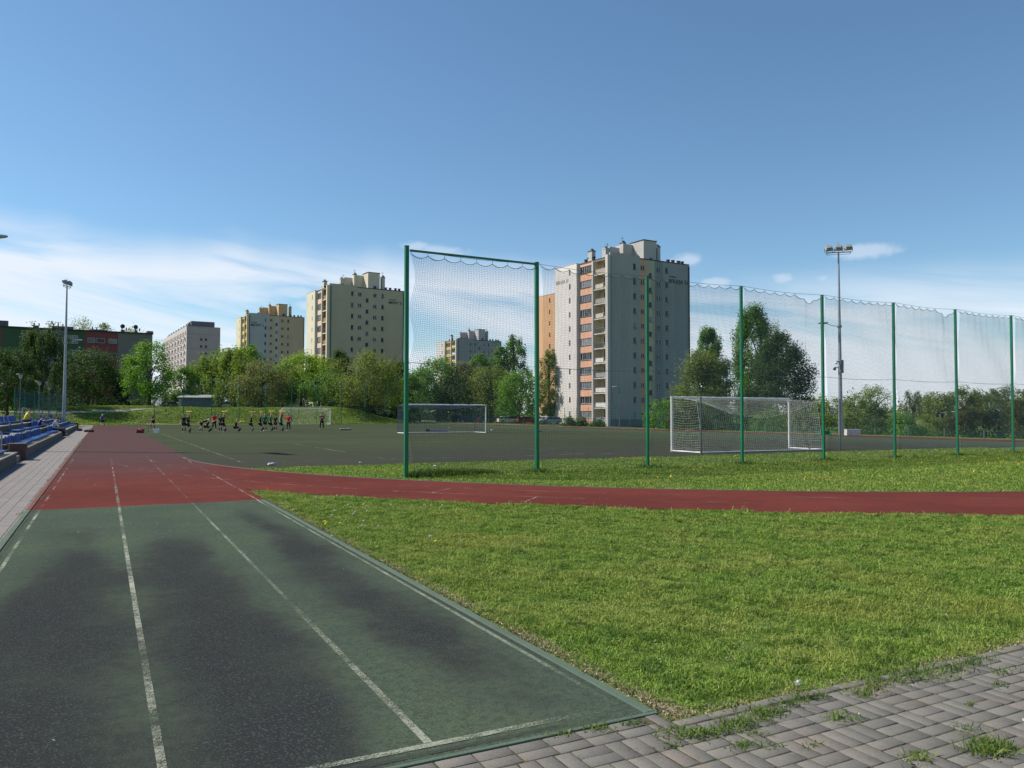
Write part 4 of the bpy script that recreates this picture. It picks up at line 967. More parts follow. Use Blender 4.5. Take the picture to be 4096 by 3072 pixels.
def poses(k):
    V_ = Vector
    d = dict(pelvis=V_((0, 0, .93)), waist=V_((0, .01, 1.08)), chest=V_((0, .01, 1.30)), neck=V_((0, 0, 1.49)), head=V_((0, .03, 1.63)))
    for s, n in ((-1, 'L'), (1, 'R')):
        d['sh'+n] = V_((s*.17, 0, 1.42)); d['el'+n] = V_((s*.25, -.02, 1.15)); d['wr'+n] = V_((s*.27, .06, .92))
        d['hip'+n] = V_((s*.09, 0, .9)); d['kn'+n] = V_((s*.11, .02, .5)); d['an'+n] = V_((s*.12, -.02, .08)); 
    if k == 'stand': pass
    elif k in ('overhead', 'squathold', 'deep'):
        dip = {'overhead': .07, 'squathold': .3, 'deep': .42}[k]; back = {'overhead': -.16, 'squathold': -.32, 'deep': -.30}[k]; lean = {'overhead': .06, 'squathold': .35, 'deep': .15}[k]
        up = V_((0, back, -dip))
        for j in ('pelvis', 'hipL', 'hipR'): d[j] = d[j]+up
        for j, f in (('waist', .3), ('chest', .65), ('neck', 1), ('head', 1.15), ('shL', .9), ('shR', .9)): d[j] = d[j]+up+V_((0, lean*f, -abs(lean)*.25*f))
        kb = {'overhead': .14, 'squathold': .26, 'deep': .28}[k]; kz = {'overhead': -.03, 'squathold': -.06, 'deep': -.08}[k]
        for s, n in ((-1, 'L'), (1, 'R')):
            d['kn'+n] = V_((s*.13, kb, .5+kz))
            sh = d['sh'+n]
            if k == 'overhead': d['el'+n] = sh+V_((s*.03, .07, .30)); d['wr'+n] = sh+V_((s*-.01, .08, .58))
            else: d['el'+n] = sh+V_((s*.02, .22, -.08)); d['wr'+n] = sh+V_((-s*.05, .42, .04))
    elif k == 'walk':
        d['knL'] = V_((-.1, .18, .52)); d['anL'] = V_((-.1, .30, .1)); d['knR'] = V_((.1, -.08, .5)); d['anR'] = V_((.1, -.42, .18)); d['elL'] = V_((-.26, -.12, 1.17)); d['wrL'] = V_((-.25, -.08, .95)); d['elR'] = V_((.26, .08, 1.17)); d['wrR'] = V_((.22, .22, .99))
    elif k == 'run':
        d['knL'] = V_((-.1, .30, .60)); d['anL'] = V_((-.1, .12, .22)); d['knR'] = V_((.1, -.05, .5)); d['anR'] = V_((.1, -.12, .1)); d['elL'] = V_((-.26, -.22, 1.2)); d['wrL'] = V_((-.22, .02, 1.12)); d['elR'] = V_((.26, .05, 1.17)); d['wrR'] = V_((.15, .24, 1.25)); d['head'] = V_((0, .08, 1.6))
    elif k == 'bend':
        for j, v in dict(waist=(0, .08, 1.03), chest=(0, .30, 1.16), neck=(0, .47, 1.22), head=(0, .60, 1.24), shL=(-.17, .40, 1.16), shR=(.17, .40, 1.16), elL=(-.2, .44, .88), wrL=(-.18, .46, .64), elR=(.2, .40, .88), wrR=(.18, .38, .64)).items(): d[j] = V_(v)
        d['pelvis'] = V_((0, -.08, .93)); d['hipL'] = V_((-.09, -.08, .9)); d['hipR'] = V_((.09, -.08, .9)); d['knR'] = V_((.1, -.12, .5)); d['anR'] = V_((.1, -.28, .1))
    elif k == 'hips':
        for s, n in ((-1, 'L'), (1, 'R')): d['el'+n] = V_((s*.38, -.06, 1.17)); d['wr'+n] = V_((s*.17, .10, 1.02)); d['kn'+n] = V_((s*.13, .02, .5)); d['an'+n] = V_((s*.17, -.02, .08))
    elif k == 'folded':
        for s, n in ((-1, 'L'), (1, 'R')): d['el'+n] = V_((s*.25, .06, 1.18)); d['wr'+n] = V_((-s*.04, .22, 1.22+.03*s)); d['kn'+n] = V_((s*.14, .02, .5)); d['an'+n] = V_((s*.18, -.02, .08))
    elif k in ('sit', 'lounge'):
        lo = V_((0, -.1, -.48))
        for j in ('pelvis', 'waist', 'chest', 'neck', 'head', 'shL', 'shR', 'elL', 'elR', 'wrL', 'wrR', 'hipL', 'hipR'): d[j] = d[j]+lo
        for j, f in (('waist', .05), ('chest', .12), ('neck', .2), ('head', .28), ('shL', .18), ('shR', .18)): d[j].y += f
        for s, n in ((-1, 'L'), (1, 'R')):
            d['kn'+n] = V_((s*.14, .34, .48)); d['an'+n] = V_((s*.15, .38, .08)); d['el'+n] = d['sh'+n]+V_((s*.07, .12, -.24)); d['wr'+n] = V_((s*.08, .30, .62))
            if k == 'lounge': d['kn'+n] = V_((s*.12, .36, .40)); d['an'+n] = V_((s*.12, .78, .10))
    return d
def person(loc, ht, heading, pose, label, shirt=CB, shorts=CB, sleeves=False, legs='shorts', hair=M_hairb, shoe=CWs, sock=CB, cap=None, drop=0.0):
    sc = ht/1.75; t = empty('person', loc, heading, label, 'person'); t.scale = (sc, sc, sc)
    d = poses(pose); nd = []; ed = []; ix = {}
    def add(k, p, r, par=None):
        ix[k] = len(nd); nd.append((Vector(p), r)); 
        if par is not None: ed.append((ix[par], ix[k]))
    add('pelvis', d['pelvis'], .115); add('waist', d['waist'], .105, 'pelvis'); add('chest', d['chest'], .125, 'waist'); add('neck', d['neck'], .052, 'chest')
    hd = (d['head']-d['neck']).normalized()
    add('jaw', d['neck']+hd*.07+Vector((0, .015, 0)), .06, 'neck'); add('face', d['head']+Vector((0, .012, 0)), .088, 'jaw'); add('crown', d['head']+hd*.07, .082, 'face'); add('top', d['head']+hd*.115, .05, 'crown')
    fw = Vector((0, 1, 0)); add('nose', d['head']+fw*.105-hd*.01, .014, 'face')
    for s, n in ((-1, 'L'), (1, 'R')):
        add('ear'+n, d['head']+Vector((s*.09, 0, 0)), .016, 'face')
        add('sh'+n, d['sh'+n], .058, 'chest'); add('el'+n, d['el'+n], .042, 'sh'+n); add('wr'+n, d['wr'+n], .028, 'el'+n)
        dr = (d['wr'+n]-d['el'+n]).normalized(); pm_ = d['wr'+n]+dr*.07; add('palm'+n, pm_, .034, 'wr'+n)
        lat = dr.cross(Vector((0, 1, 0))); lat = lat.normalized() if lat.length > .3 else Vector((1, 0, 0))
        up = dr.cross(lat); 
        for f, (o_, ln) in enumerate(((-.026, .068), (-.009, .080), (.009, .076), (.026, .060))):
            add('f%d%s' % (f, n), pm_+dr*.035+lat*o_, .009, 'palm'+n); add('g%d%s' % (f, n), pm_+dr*(.035+ln*.6)+lat*o_*1.1+up*.015, .008, 'f%d%s' % (f, n)); add('h%d%s' % (f, n), pm_+dr*(.035+ln)+lat*o_*1.1+up*.035, .007, 'g%d%s' % (f, n))
        add('t%s' % n, d['wr'+n]+dr*.05-lat*.035, .011, 'palm'+n); add('u%s' % n, d['wr'+n]+dr*.095-lat*.055+up*.01, .009, 't%s' % n)
        add('hip'+n, d['hip'+n], .088, 'pelvis'); add('kn'+n, d['kn'+n], .056, 'hip'+n); cm = d['kn'+n].lerp(d['an'+n], .35)+Vector((0, -.015, 0)); add('cf'+n, cm, .055, 'kn'+n); add('an'+n, d['an'+n], .036, 'cf'+n)
        add('bf'+n, d['an'+n]+Vector((0, .12, -.05)), .032, 'an'+n)
    skinned('body', nd, ed, M_skin, t)
    # shirt
    nd2 = [(d['pelvis']+Vector((0, 0, -.0)), .135), (d['waist'], .13), (d['chest'], .150), (d['neck'].lerp(d['chest'], .25), .07)]; e2 = [(0, 1), (1, 2), (2, 3)]
    for n in 'LR':
        b = len(nd2); nd2.append((d['sh'+n], .078)); e2.append((2, b)); nd2.append((d['sh'+n].lerp(d['el'+n], .62), .062)); e2.append((b, b+1))
        if sleeves: nd2.append((d['el'+n], .055)); e2.append((b+1, b+2)); nd2.append((d['el'+n].lerp(d['wr'+n], .92), .040)); e2.append((b+2, b+3))
    skinned('shirt', nd2, e2, shirt, t)
    if isinstance(sleeves, bpy.types.Material):
        for n in 'LR': skinned('sleeve', [(d['sh'+n], .08), (d['el'+n], .058), (d['el'+n].lerp(d['wr'+n], .9), .043)], [(0, 1), (1, 2)], sleeves, t)
    nd3 = [(d['pelvis']+Vector((0, 0, .03)), .145)]; e3 = []
    for n in 'LR':
        b = len(nd3); nd3.append((d['hip'+n], .108)); e3.append((0, b))
        if legs == 'shorts': nd3.append((d['hip'+n].lerp(d['kn'+n], .72), .092)); e3.append((b, b+1))
        else:
            nd3.append((d['kn'+n], .07)); e3.append((b, b+1)); nd3.append((d['an'+n].lerp(d['kn'+n], .12), .05)); e3.append((b+1, b+2))
    skinned('shorts' if legs == 'shorts' else 'trousers', nd3, e3, shorts, t)
    for n in 'LR':
        if legs == 'shorts' and sock: skinned('sock', [(d['kn'+n].lerp(d['an'+n], .12), .062), (d['kn'+n].lerp(d['an'+n], .4), .063), (d['an'+n], .044)], [(0, 1), (1, 2)], sock, t)
        a = d['an'+n]; skinned('shoe', [(a+Vector((0, -.05, -.035)), .042), (a+Vector((0, .04, -.045)), .042), (a+Vector((0, .15, -.055)), .030)], [(0, 1), (1, 2)], shoe, t)
    h = d['head']; q = MB(); q.sphere(h+hd*.045+Vector((0, -.018, 0)), .108, cap or hair, 12, (.93, 1.0, .88))
    if cap: q.box(-.07, .07, .06, .17, -.006, .006, cap, .004, Matrix.Translation(h+hd*.06))
    q.build('cap' if cap else 'hair', t)
    q = MB()
    for s in (-1, 1): q.sphere(h+Vector((s*.033, .087, .01)), .011, M_eye, 6)
    q.build('eyes', t)
    return t, d, sc
M_foam = mat('yellow_foam', (0.80, 0.66, 0.05), .8, .05); M_foamo = mat('orange_foam', (0.75, 0.40, 0.12), .8, .05)
def roller(t, d, sc, m, label, ln=.5):
    a, b = d['wrL'], d['wrR']; drL = (d['wrL']-d['elL']).normalized(); c = (a+b)/2+drL*.09
    ang = t.rotation_euler[2]; Mx = Matrix.Translation(t.location) @ Matrix.Rotation(ang, 4, 'Z')
    w_ = Mx @ (c*sc)
    q = MB(); q.tube([(-.02, -ln/2, 0), (.0, 0, 0), (-.02, ln/2, 0)], .045, m, 12); q.tube([(-.02, -ln/2-.004, 0), (-.02, -ln/2+.01, 0)], .03, M_dark, 8)
    o = q.build('foam_roller', None, w_); o.rotation_euler = (0, 0, ang)
    setp(o, label, 'foam roller', 'foam rollers held by the players')
HR = -(math.pi/2+TH)       # heading: towards the right of the photo
def at(sx, sy): return G(sx, sy)
person(at(613, 1716), 1.62, HR+math.pi+.2, 'run', 'person in black walking with one foot raised, leftmost of the players', hair=M_hairl, sock=CB, shoe=CBs)
person(at(735, 1730), 1.58, math.pi-TH+.3, 'stand', 'person in black standing with hands down, left of the first raised yellow roller', shoe=CWs)
a = person(at(757, 1732), 1.58, HR, 'overhead', 'person in black and red shoes holding a roller overhead, leftmost of the row', shoe=CRs); roller(*a, M_foam, 'yellow foam roller held up by the player in red shoes')
person(at(808, 1728), 1.55, HR+.5, 'bend', 'person in black with fair hair bending forward left of the red vest', hair=CW, shoe=CWs)
person(at(836, 1731), 1.6, HR, 'squathold', 'person in black squatting low just left of the red vest', shoe=CWs, legs='shorts')
person(at(856, 1724), 1.66, HR+math.pi+2.2, 'walk', 'person in red vest and black trousers striding among the players', shirt=CR, legs='long', shoe=CBs)
person(at(881, 1727), 1.55, math.pi-TH, 'stand', 'person in black standing straight just right of the red vest', shoe=CWs)
a = person(at(898, 1730), 1.6, HR, 'overhead', 'person in black leaning back with a roller overhead, fourth from the goal'); roller(*a, M_foam, 'yellow foam roller held up right of the red vest')
a = person(at(953, 1729), 1.6, HR, 'deep', 'person in black in a deep squat with a roller at face height', hair=M_hairl); roller(*a, M_foam, 'yellow foam roller held before the face of the squatting player')
a = person(at(1009, 1729), 1.56, HR+.25, 'overhead', 'person in black standing alone with an orange roller overhead'); roller(*a, M_foamo, 'orange foam roller held overhead by the lone player in mid row')
a = person(at(1046, 1727), 1.56, HR, 'overhead', 'person in black with a roller overhead beside the green jersey'); roller(*a, M_foam, 'small yellow foam roller above the player beside the green jersey', .3)
person(at(1059, 1724), 1.62, math.pi-TH+.4, 'stand', 'person with fair hair and green long-sleeved jersey leaning to the right', shirt=CG, sleeves=True, hair=M_hairl)
a = person(at(1087, 1727), 1.62, HR, 'overhead', 'person in green jersey with a roller overhead in front of a dark player', shirt=CG); roller(*a, M_foam, 'yellow foam roller held up by the left green jersey')
person(at(1101, 1723), 1.5, math.pi-TH, 'stand', 'person in dark clothes half hidden behind the green jerseys')
a = person(at(1129, 1727), 1.62, HR, 'overhead', 'person in green jersey with red sleeves holding a roller overhead', shirt=CG, sleeves=CR); roller(*a, M_foam, 'yellow foam roller held up by the player with red sleeves', .62)
person(at(1154, 1724), 1.62, math.pi-TH, 'hips', 'person in red jacket with hands on hips at the right end of the row', shirt=CR, sleeves=True, legs='long', shoe=CWs)
person(at(1287, 1720), 1.74, math.pi-TH+.1, 'folded', 'person in dark red jacket standing alone with folded arms before the far goal', shirt=CD, sleeves=True, legs='long', shoe=CBs)
person(at(409, 1709), 1.55, 0.15, 'run', 'person in navy shirt and white cap jogging away on the red track', shirt=CN, shorts=CB, cap=CW, sock=None, shoe=CRs)
person((-3.02, 63.2, 0.12), 1.75, -math.pi/2-.1, 'lounge', 'person in white shirt sitting on the front row with legs stretched out', shirt=CW, sleeves=True, legs='long', shoe=CBs)
person((-4.55, 61.5, 0.72), 1.70, -math.pi/2+.3, 'sit', 'person in yellow shirt sitting on the top row of the stand', shirt=CY_, hair=mat('auburn_hair', (.16, .05, .02), .8), legs='long')
person((-3.8, 62.0, 0.34), 1.55, -math.pi/2, 'sit', 'person in dark clothes sitting low on the middle row beside a backless seat', shirt=CN, legs='long', shoe=CBs)

# ------------------------------------------------------------------ loose things on the field
def ball_mesh():
    bm = bmesh.new(); bmesh.ops.create_icosphere(bm, subdivisions=2, radius=.11); me = bpy.data.meshes.new('football'); 
    for f in bm.faces:
        f.smooth = True
    me.materials.append(M_white); me.materials.append(M_dark)
    ico = [v.co.copy() for v in bm.verts][:12]
    for f in bm.faces:
        c = f.calc_center_median(); f.material_index = 1 if min((c-i).length for i in ico) < .035 else 0
    bm.to_mesh(me); bm.free(); return me
BALL = ball_mesh(); p0 = at(1362, 1722); p1 = at(1402, 1721)
for i in range(8):
    o = link('football', BALL, None, p0.lerp(p1, i/7)+Vector((0, 0.05*(i % 2), .11))); o.rotation_euler = (i, i*2, i*.7)
    setp(o, 'black and white football in the row lying right of the lone coach', 'ball', 'footballs in a row on the pitch')
o = link('football', BALL, None, P(598, 85, ZH(1682, 85, 598))); setp(o, 'white football at the hand of the leftmost player', 'ball'); 
p = at(598, 1716); o.location = (p.x, p.y, .95)
def tub():
    t = empty('plastic_tub', at(625, 1732), -TH, 'white plastic tub on the turf at the left of the players', 'tub')
    q = MB(); m = mat('white_plastic', (.85, .85, .84), .4, .03)
    w_, d_, h = .22, .16, .34
    vs = [(-w_*.8, -d_*.8, .0), (w_*.8, -d_*.8, 0), (w_*.8, d_*.8, 0), (-w_*.8, d_*.8, 0), (-w_, -d_, h), (w_, -d_, h), (w_, d_, h), (-w_, d_, h)]
    q.add(vs, [(0, 3, 2, 1), (0, 1, 5, 4), (1, 2, 6, 5), (2, 3, 7, 6), (3, 0, 4, 7)], m); q.add([(x*.93, y*.93, z+.01) for x, y, z in vs], [(0, 1, 2, 3), (4, 5, 1, 0), (5, 6, 2, 1), (6, 7, 3, 2), (7, 4, 0, 3)], m)
    q.build('tub', t); q = MB()
    for a in ((-w_-.02, w_+.02, -d_-.02, -d_+.01), (-w_-.02, w_+.02, d_-.01, d_+.02)): q.box(*a, h-.02, h+.025, m)
    for a in ((-w_-.02, -w_+.01, -d_+.011, d_-.011), (w_-.01, w_+.02, -d_+.011, d_-.011)): q.box(*a, h-.02, h+.025, m)
    q.build('rim', t)
tub()
def sportbag():
    t = empty('sports_bag', at(561, 1732), -TH, 'red and black sports bag on the turf left of the white tub', 'bag'); m = cloth('red_bag_cloth', (.42, .02, .05))
    q = MB(); q.box(-.28, .28, -.16, .16, 0, .16, M_black, .04); q.build('base', t)
    q = MB(); q.box(-.27, .28, -.15, .15, .13, .36, m, .05); q.box(-.24, .0, -.12, .1, .34, .40, m, .03); q.build('top', t)
    q = MB(); q.tube([(-.12, -.16, .2), (-.08, -.17, .34), (.08, -.17, .34), (.12, -.16, .2)], .012, M_white, 6); q.tube([(.27, 0, .2), (.36, 0, .24), (.3, 0, .34)], .02, m, 6); q.build('strap', t)
sportbag()
def hurdle(p, wd, h, m, label, rz=-TH, name='training_hurdle', feet=.25, group=None):
    t = empty(name, p, rz, label, 'hurdle', group)
    q = MB(); q.box(-wd/2, wd/2, -.02, .02, h-.07, h, m, .008); q.build('crossbar', t)
    for s in (-1, 1):
        q = MB(); q.tube([(s*wd/2*.96, 0, 0), (s*wd/2*.96, 0, h-.02)], .014, M_dark if name == 'training_hurdle' else m, 6); q.tube([(s*wd/2*.96, -feet, .015), (s*wd/2*.96, feet, .015)], .016, m, 6); q.build('leg', t)
M_or = mat('orange_plastic', (.5, .2, .06), .5); M_ye = mat('yellow_plastic', (.72, .62, .03), .5)
hurdle(at(578, 1726), .72, 1.0, M_or, 'tall orange training hurdle behind the red sports bag')
for i, (sx, sy) in enumerate(((1975, 1699), (1984, 1700), (1995, 1702), (2006, 1702))): hurdle(at(sx, sy+4), .55, .42, M_ye, 'low yellow training hurdle beside the far track', group='yellow hurdles by the track')
def bag_low(p, rz, sx, sy, h, m, label, name='kit_bag'):
    t = empty(name, p, rz, label, 'bag'); q = MB(); q.box(-sx/2, sx/2, -sy/2, sy/2, 0, h, m, h*.42); q.build('body', t)
    q = MB(); q.tube([(-sx*.2, 0, h*.9), (-sx*.15, 0, h*1.35), (sx*.15, 0, h*1.35), (sx*.2, 0, h*.9)], .02, M_dark, 6); q.box(-sx/2*.9, sx/2*.9, -.01, .01, h*.97, h*1.0, M_cable); q.build('handle', t)
bag_low(at(356, 1728), -TH, .8, .35, .2, CBs, 'flat black bag lying on the edge of the red track')
bag_low(at(318, 1724), -TH+.4, .5, .3, .2, CBs, 'small black bag on the path by the outstretched legs')
t = empty('rolled_mat', at(1750, 1727), -TH, 'dark blue rolled mat lying inside the portable goal', 'mat'); q = MB(); q.tube([(-.9, 0, .09), (.9, 0, .07)], .07, cloth('blue_mat', (.05, .07, .2)), 10); q.build('roll', t); q = MB(); q.box(-1.1, -.8, -.15, .15, 0, .26, M_dark, .03); q.build('end_box', t)
def litter(p, s, m, label):
    bm = bmesh.new(); bmesh.ops.create_icosphere(bm, subdivisions=2, radius=s)
    for v in bm.verts: v.co = Vector((v.co.x*1.5, v.co.y*.8, v.co.z*.55+s*.5))*random.uniform(.75, 1.25)
    me = bpy.data.meshes.new('litter'); bm.to_mesh(me); bm.free(); me.materials.append(m); setp(link('litter', me, None, p), label, 'litter')
M_pl = mat('clear_plastic', (.55, .62, .72), .25, .15, 20, spec=.6)
litter(at(1085, 1861), .09, M_pl, 'crumpled pale plastic bag at the edge of the turf'); litter(at(1741, 1866), .045, M_white, 'white scrap of litter in the grass behind the fence net'); litter(at(1440, 1852), .035, M_white, 'tiny white scrap at the turf edge left of the fence')
litter(at(2160, 1727), .1, mat('blue_plastic', (.02, .1, .5), .4), 'small blue object on the turf near the far track'); litter(at(1967, 1722), .1, M_white, 'white scrap on the turf right of the portable goal'); litter(at(1797, 1712), .08, M_white, 'white scrap on the turf seen through the portable goal')
def cabinet():
    p = P(3408, 64); t = empty('utility_cabinet', (p.x, p.y, -.35), -TH-.05, 'white utility box beyond the track beside the right floodlight mast', 'cabinet'); m = mat('cream_paint', (.66, .65, .60), .6, .08, 3)
    q = MB(); q.box(-.55, .55, -.25, .35, 0, .82, m, .015); q.box(-.57, .57, -.27, .37, .82, .85, m); q.build('body', t); q = MB(); q.box(-.22, .5, -.262, -.25, .06, .74, m); q.box(-.24, -.225, -.262, -.25, .05, .76, M_dark); q.build('door', t)
cabinet()
p = P(3300, 62.5); t = empty('green_bench', (p.x, p.y, -.45), -TH, 'small green bench frame at the far track edge left of the floodlight', 'bench')
q = MB(); q.box(-.45, .45, -.02, .25, .42, .46, M_green); q.build('seat', t); q = MB(); q.box(-.45, .45, .27, .3, .55, .85, M_green); q.build('backrest', t)
for s in (-1, 1): q = MB(); q.box(s*.42-.02, s*.42+.02, 0, .27, 0, .8, M_green); q.build('leg', t)

# ------------------------------------------------------------------ cars
M_tyre = M_black; M_rim = mat('wheel_rim', (.4, .4, .42), .3, .05, metal=.6); M_cg = mat('car_glass', (.015, .02, .028), .06, .05, spec=.8); M_hl = mat('headlight', (.7, .7, .72), .15); M_tl = mat('taillight', (.5, .02, .02), .2)
def paint(n, c): return mat('car_paint_'+n, c, .28, .04, 1, coat=.6, spec=.5)
CARM = {}
def car(px, Z, heading, colr, label, van=False, z=None):
    p = P(px, Z); zb = hz1(p.x, p.y)+.02 if z is None else z
    t = empty('parked_car', (p.x, p.y, zb), heading, label, 'car', 'cars parked behind the pitch')
    key = (colr.name, van)
    if key not in CARM:
        h = 1.75 if van else 1.46; wd = .86
        # half outline (y along the car, z up), nose at +y
        body = [(-2.1, .35), (-2.12, .7), (-2.0, .95), (-1.2, .98), (.95, .95), (1.6, .86), (2.05, .72), (2.12, .5), (2.08, .3), (1.75, .22), (-1.8, .22)]
        roof = [(-1.95, .94), (-1.6, h-.12), (-1.2, h-.02), (.0, h), (.35, h-.06), (1.15, .94)] if not van else [(-2.0, .94), (-1.95, h-.1), (-1.7, h), (.6, h-.02), (1.0, h-.2), (1.5, .9)]
        q = MB(); n = len(body)
        def loft(prof, x, ins, topz0, m, q, topx=None):
            vs = []
            for s in (-1, 1):
                for (y, z) in prof:
                    k = max(0, (z-topz0))*ins; e = .06 if z < .3 or abs(y) > 2.0 else 0; vs.append((s*(x-k-e), y, z))
            k = len(prof); q.add(vs, [tuple(range(k)), tuple(range(2*k-1, k-1, -1))]+[(i, (i+1) % k, k+(i+1) % k, k+i) for i in range(k)], m)
        loft(body, wd, .12, .6, colr, q)
        rt = [(y*.985, z+.012) for y, z in roof if z > h-.2]; 
        loft([(rt[0][0]-.02, rt[0][1]-.05)]+rt+[(rt[-1][0]+.05, rt[-1][1]-.05)], wd-.03, .34, .95, colr, q)
        for s in (-1, 1):
            for y0, y1 in ((-.28, -.22), (-1.32, -1.22)): q.add([(s*(wd-.02), y0, .95), (s*(wd-.02), y1, .95), (s*(wd-.03-.34*(h-1.02)), y1+.02, h-.05), (s*(wd-.03-.34*(h-1.02)), y0+.02, h-.05)], [(0, 1, 2, 3)], colr)
        CARM[key] = [('body', q.mesh('body'))]
        q = MB(); loft(roof, wd-.045, .34, .95, M_cg, q); CARM[key].append(('windows', q.mesh('windows')))
        q = MB(); Mx = Matrix.Rotation(math.pi/2, 4, 'Y'); q.tube([(-.1, 0, 0), (.1, 0, 0)], .31, M_tyre, 16); q.tube([(-.105, 0, 0), (.105, 0, 0)], .2, M_rim, 12); wm = q.mesh('wheel')
        CARM[key] += [('wheel', wm, (s*.78, y, .31)) for s in (-1, 1) for y in (-1.3, 1.3)]
        q = MB(); q.box(-.16, .16, -.05, .05, -.07, .07, M_hl, .02); hm = q.mesh('headlight'); q = MB(); q.box(-.12, .12, -.05, .05, -.12, .12, M_tl, .02); tm = q.mesh('taillight')
        CARM[key] += [('headlight', hm, (s*.6, 2.04, .7)) for s in (-1, 1)]+[('taillight', tm, (s*.66, -2.08, .8)) for s in (-1, 1)]
    for e in CARM[key]: link(e[0], e[1], t, e[2] if len(e) > 2 else None)
    return t
pw, pr_, pb, ps, pd_ = paint('white', (.7, .7, .7)), paint('red', (.45, .02, .03)), paint('navy', (.02, .03, .09)), paint('silver', (.38, .40, .42)), paint('black', (.02, .02, .025))
pm_r = paint('maroon', (.16, .02, .03))
Hh = HR
car(2031, 160, Hh+.35, pw, 'white hatchback, leftmost bright car before the round chestnut tree'); car(2112, 160, Hh+.3+math.pi*0, pr_, 'bright red car just left of the second tall green post'); car(2073, 165, Hh+.9, pw, 'white van-like car between the white hatchback and the bright red car', True)
car(2204, 158, Hh+math.pi+.2, ps, 'silver estate car beside the corner of the grey tower'); car(2172, 161, Hh+math.pi-.6, pw, 'white car nose right behind the second tall green post')
car(1951, 163, Hh+.4, pd_, 'black car right of the portable goal post among the parked cars'); car(1908, 166, Hh+.5, pb, 'navy car seen through the right side of the portable goal'); car(1872, 165, Hh+.3, pd_, 'dark car seen through the net of the portable goal')
car(1958, 180, Hh+.6, pr_, 'red car in the rear row above the black car'); car(2005, 178, Hh+.5, pb, 'navy car in the rear row behind the white hatchback'); car(2048, 180, Hh+.4, pm_r, 'maroon car in the rear row left of the tree trunk'); car(1840, 172, Hh+.4, pb, 'navy car, farthest left in the car park')
car(2170, 176, Hh+.4, pd_, 'black car with raised boot in front of the orange tower'); car(1917, 205, Hh+.9, pw, 'white car far back under the trees')
car(664, 150, Hh+1.2, ps, 'silver car left of the shed, leftmost of its group'); car(678, 153, Hh+1.1, pr_, 'red car left of the shed behind the silver one'); car(697, 151, Hh+.2, ps, 'pale blue-grey car parked left of the shed'); car(716, 155, Hh+.9, pd_, 'black car touching the left end of the shed')
car(886, 152, Hh+1.3, pw, 'white car just right of the shed'); car(908, 156, Hh+.8, pb, 'dark car in the shade right of the shed'); car(1019, 160, Hh+.4, ps, 'silver van under the trees behind the players', True)
car(1328, 160, Hh+.4, pb, 'dark car under the trees right of the far goal'); car(1352, 158, Hh+.5, ps, 'silver car under the trees right of the far goal'); car(332, 142, math.pi-TH+.2, ps, 'silver car facing the camera in front of the five storey house', True)
# ------------------------------------------------------------------ trees and shrubs
def leafmat(name, a, b_, tr=0.38):
    m = bpy.data.materials.new(name); m.use_nodes = True; nt = m.node_tree; b = nt.nodes['Principled BSDF']
    g = N(nt, 'ShaderNodeNewGeometry'); tc = N(nt, 'ShaderNodeTexCoord')
    c = MIX(nt, g.outputs['Random Per Island'], a, b_); n = noise(nt, tc.outputs['Object'], .45, 3)
    c = MIX(nt, MR(nt, n, .4, .62, 0, .45), c, tuple(x*.72 for x in a))
    L(nt, c, b.inputs['Base Color']); b.inputs['Roughness'].default_value = .6; b.inputs['Specular IOR Level'].default_value = .25
    t = N(nt, 'ShaderNodeBsdfTranslucent'); c2 = MIX(nt, .6, c, (a[0]*1.5+.03, a[1]*1.5+.03, a[2]*.4)); L(nt, c2, t.inputs[0])
    ms = N(nt, 'ShaderNodeMixShader'); ms.inputs[0].default_value = tr; L(nt, b.outputs[0], ms.inputs[1]); L(nt, t.outputs[0], ms.inputs[2]); L(nt, ms.outputs[0], nt.nodes['Material Output'].inputs[0])
    return m
LM = dict(bright=leafmat('leaf_bright', (0.153, 0.305, 0.032), (0.066, 0.166, 0.024)), yellow=leafmat('leaf_yellow', (0.264, 0.395, 0.039), (0.123, 0.234, 0.025)), mid=leafmat('leaf_mid', (0.132, 0.264, 0.046), (0.058, 0.138, 0.032)),
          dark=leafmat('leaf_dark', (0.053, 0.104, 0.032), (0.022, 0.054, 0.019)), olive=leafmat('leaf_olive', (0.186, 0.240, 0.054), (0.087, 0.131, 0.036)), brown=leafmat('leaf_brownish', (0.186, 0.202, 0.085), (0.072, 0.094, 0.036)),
          willow=leafmat('leaf_willow', (0.217, 0.310, 0.062), (0.109, 0.174, 0.036)), pale=leafmat('leaf_pale', (0.24, 0.28, 0.12), (0.13, 0.17, 0.06)), spruce=leafmat('leaf_spruce', (0.02, 0.04, 0.022), (0.012, 0.022, 0.014), .1),
          far=leafmat('leaf_far', (0.155, 0.202, 0.085), (0.087, 0.116, 0.058)), hedge=leafmat('leaf_hedge', (0.087, 0.137, 0.037), (0.034, 0.064, 0.023)), thuja=leafmat('leaf_thuja', (0.10, 0.095, 0.03), (0.028, 0.04, 0.015)))
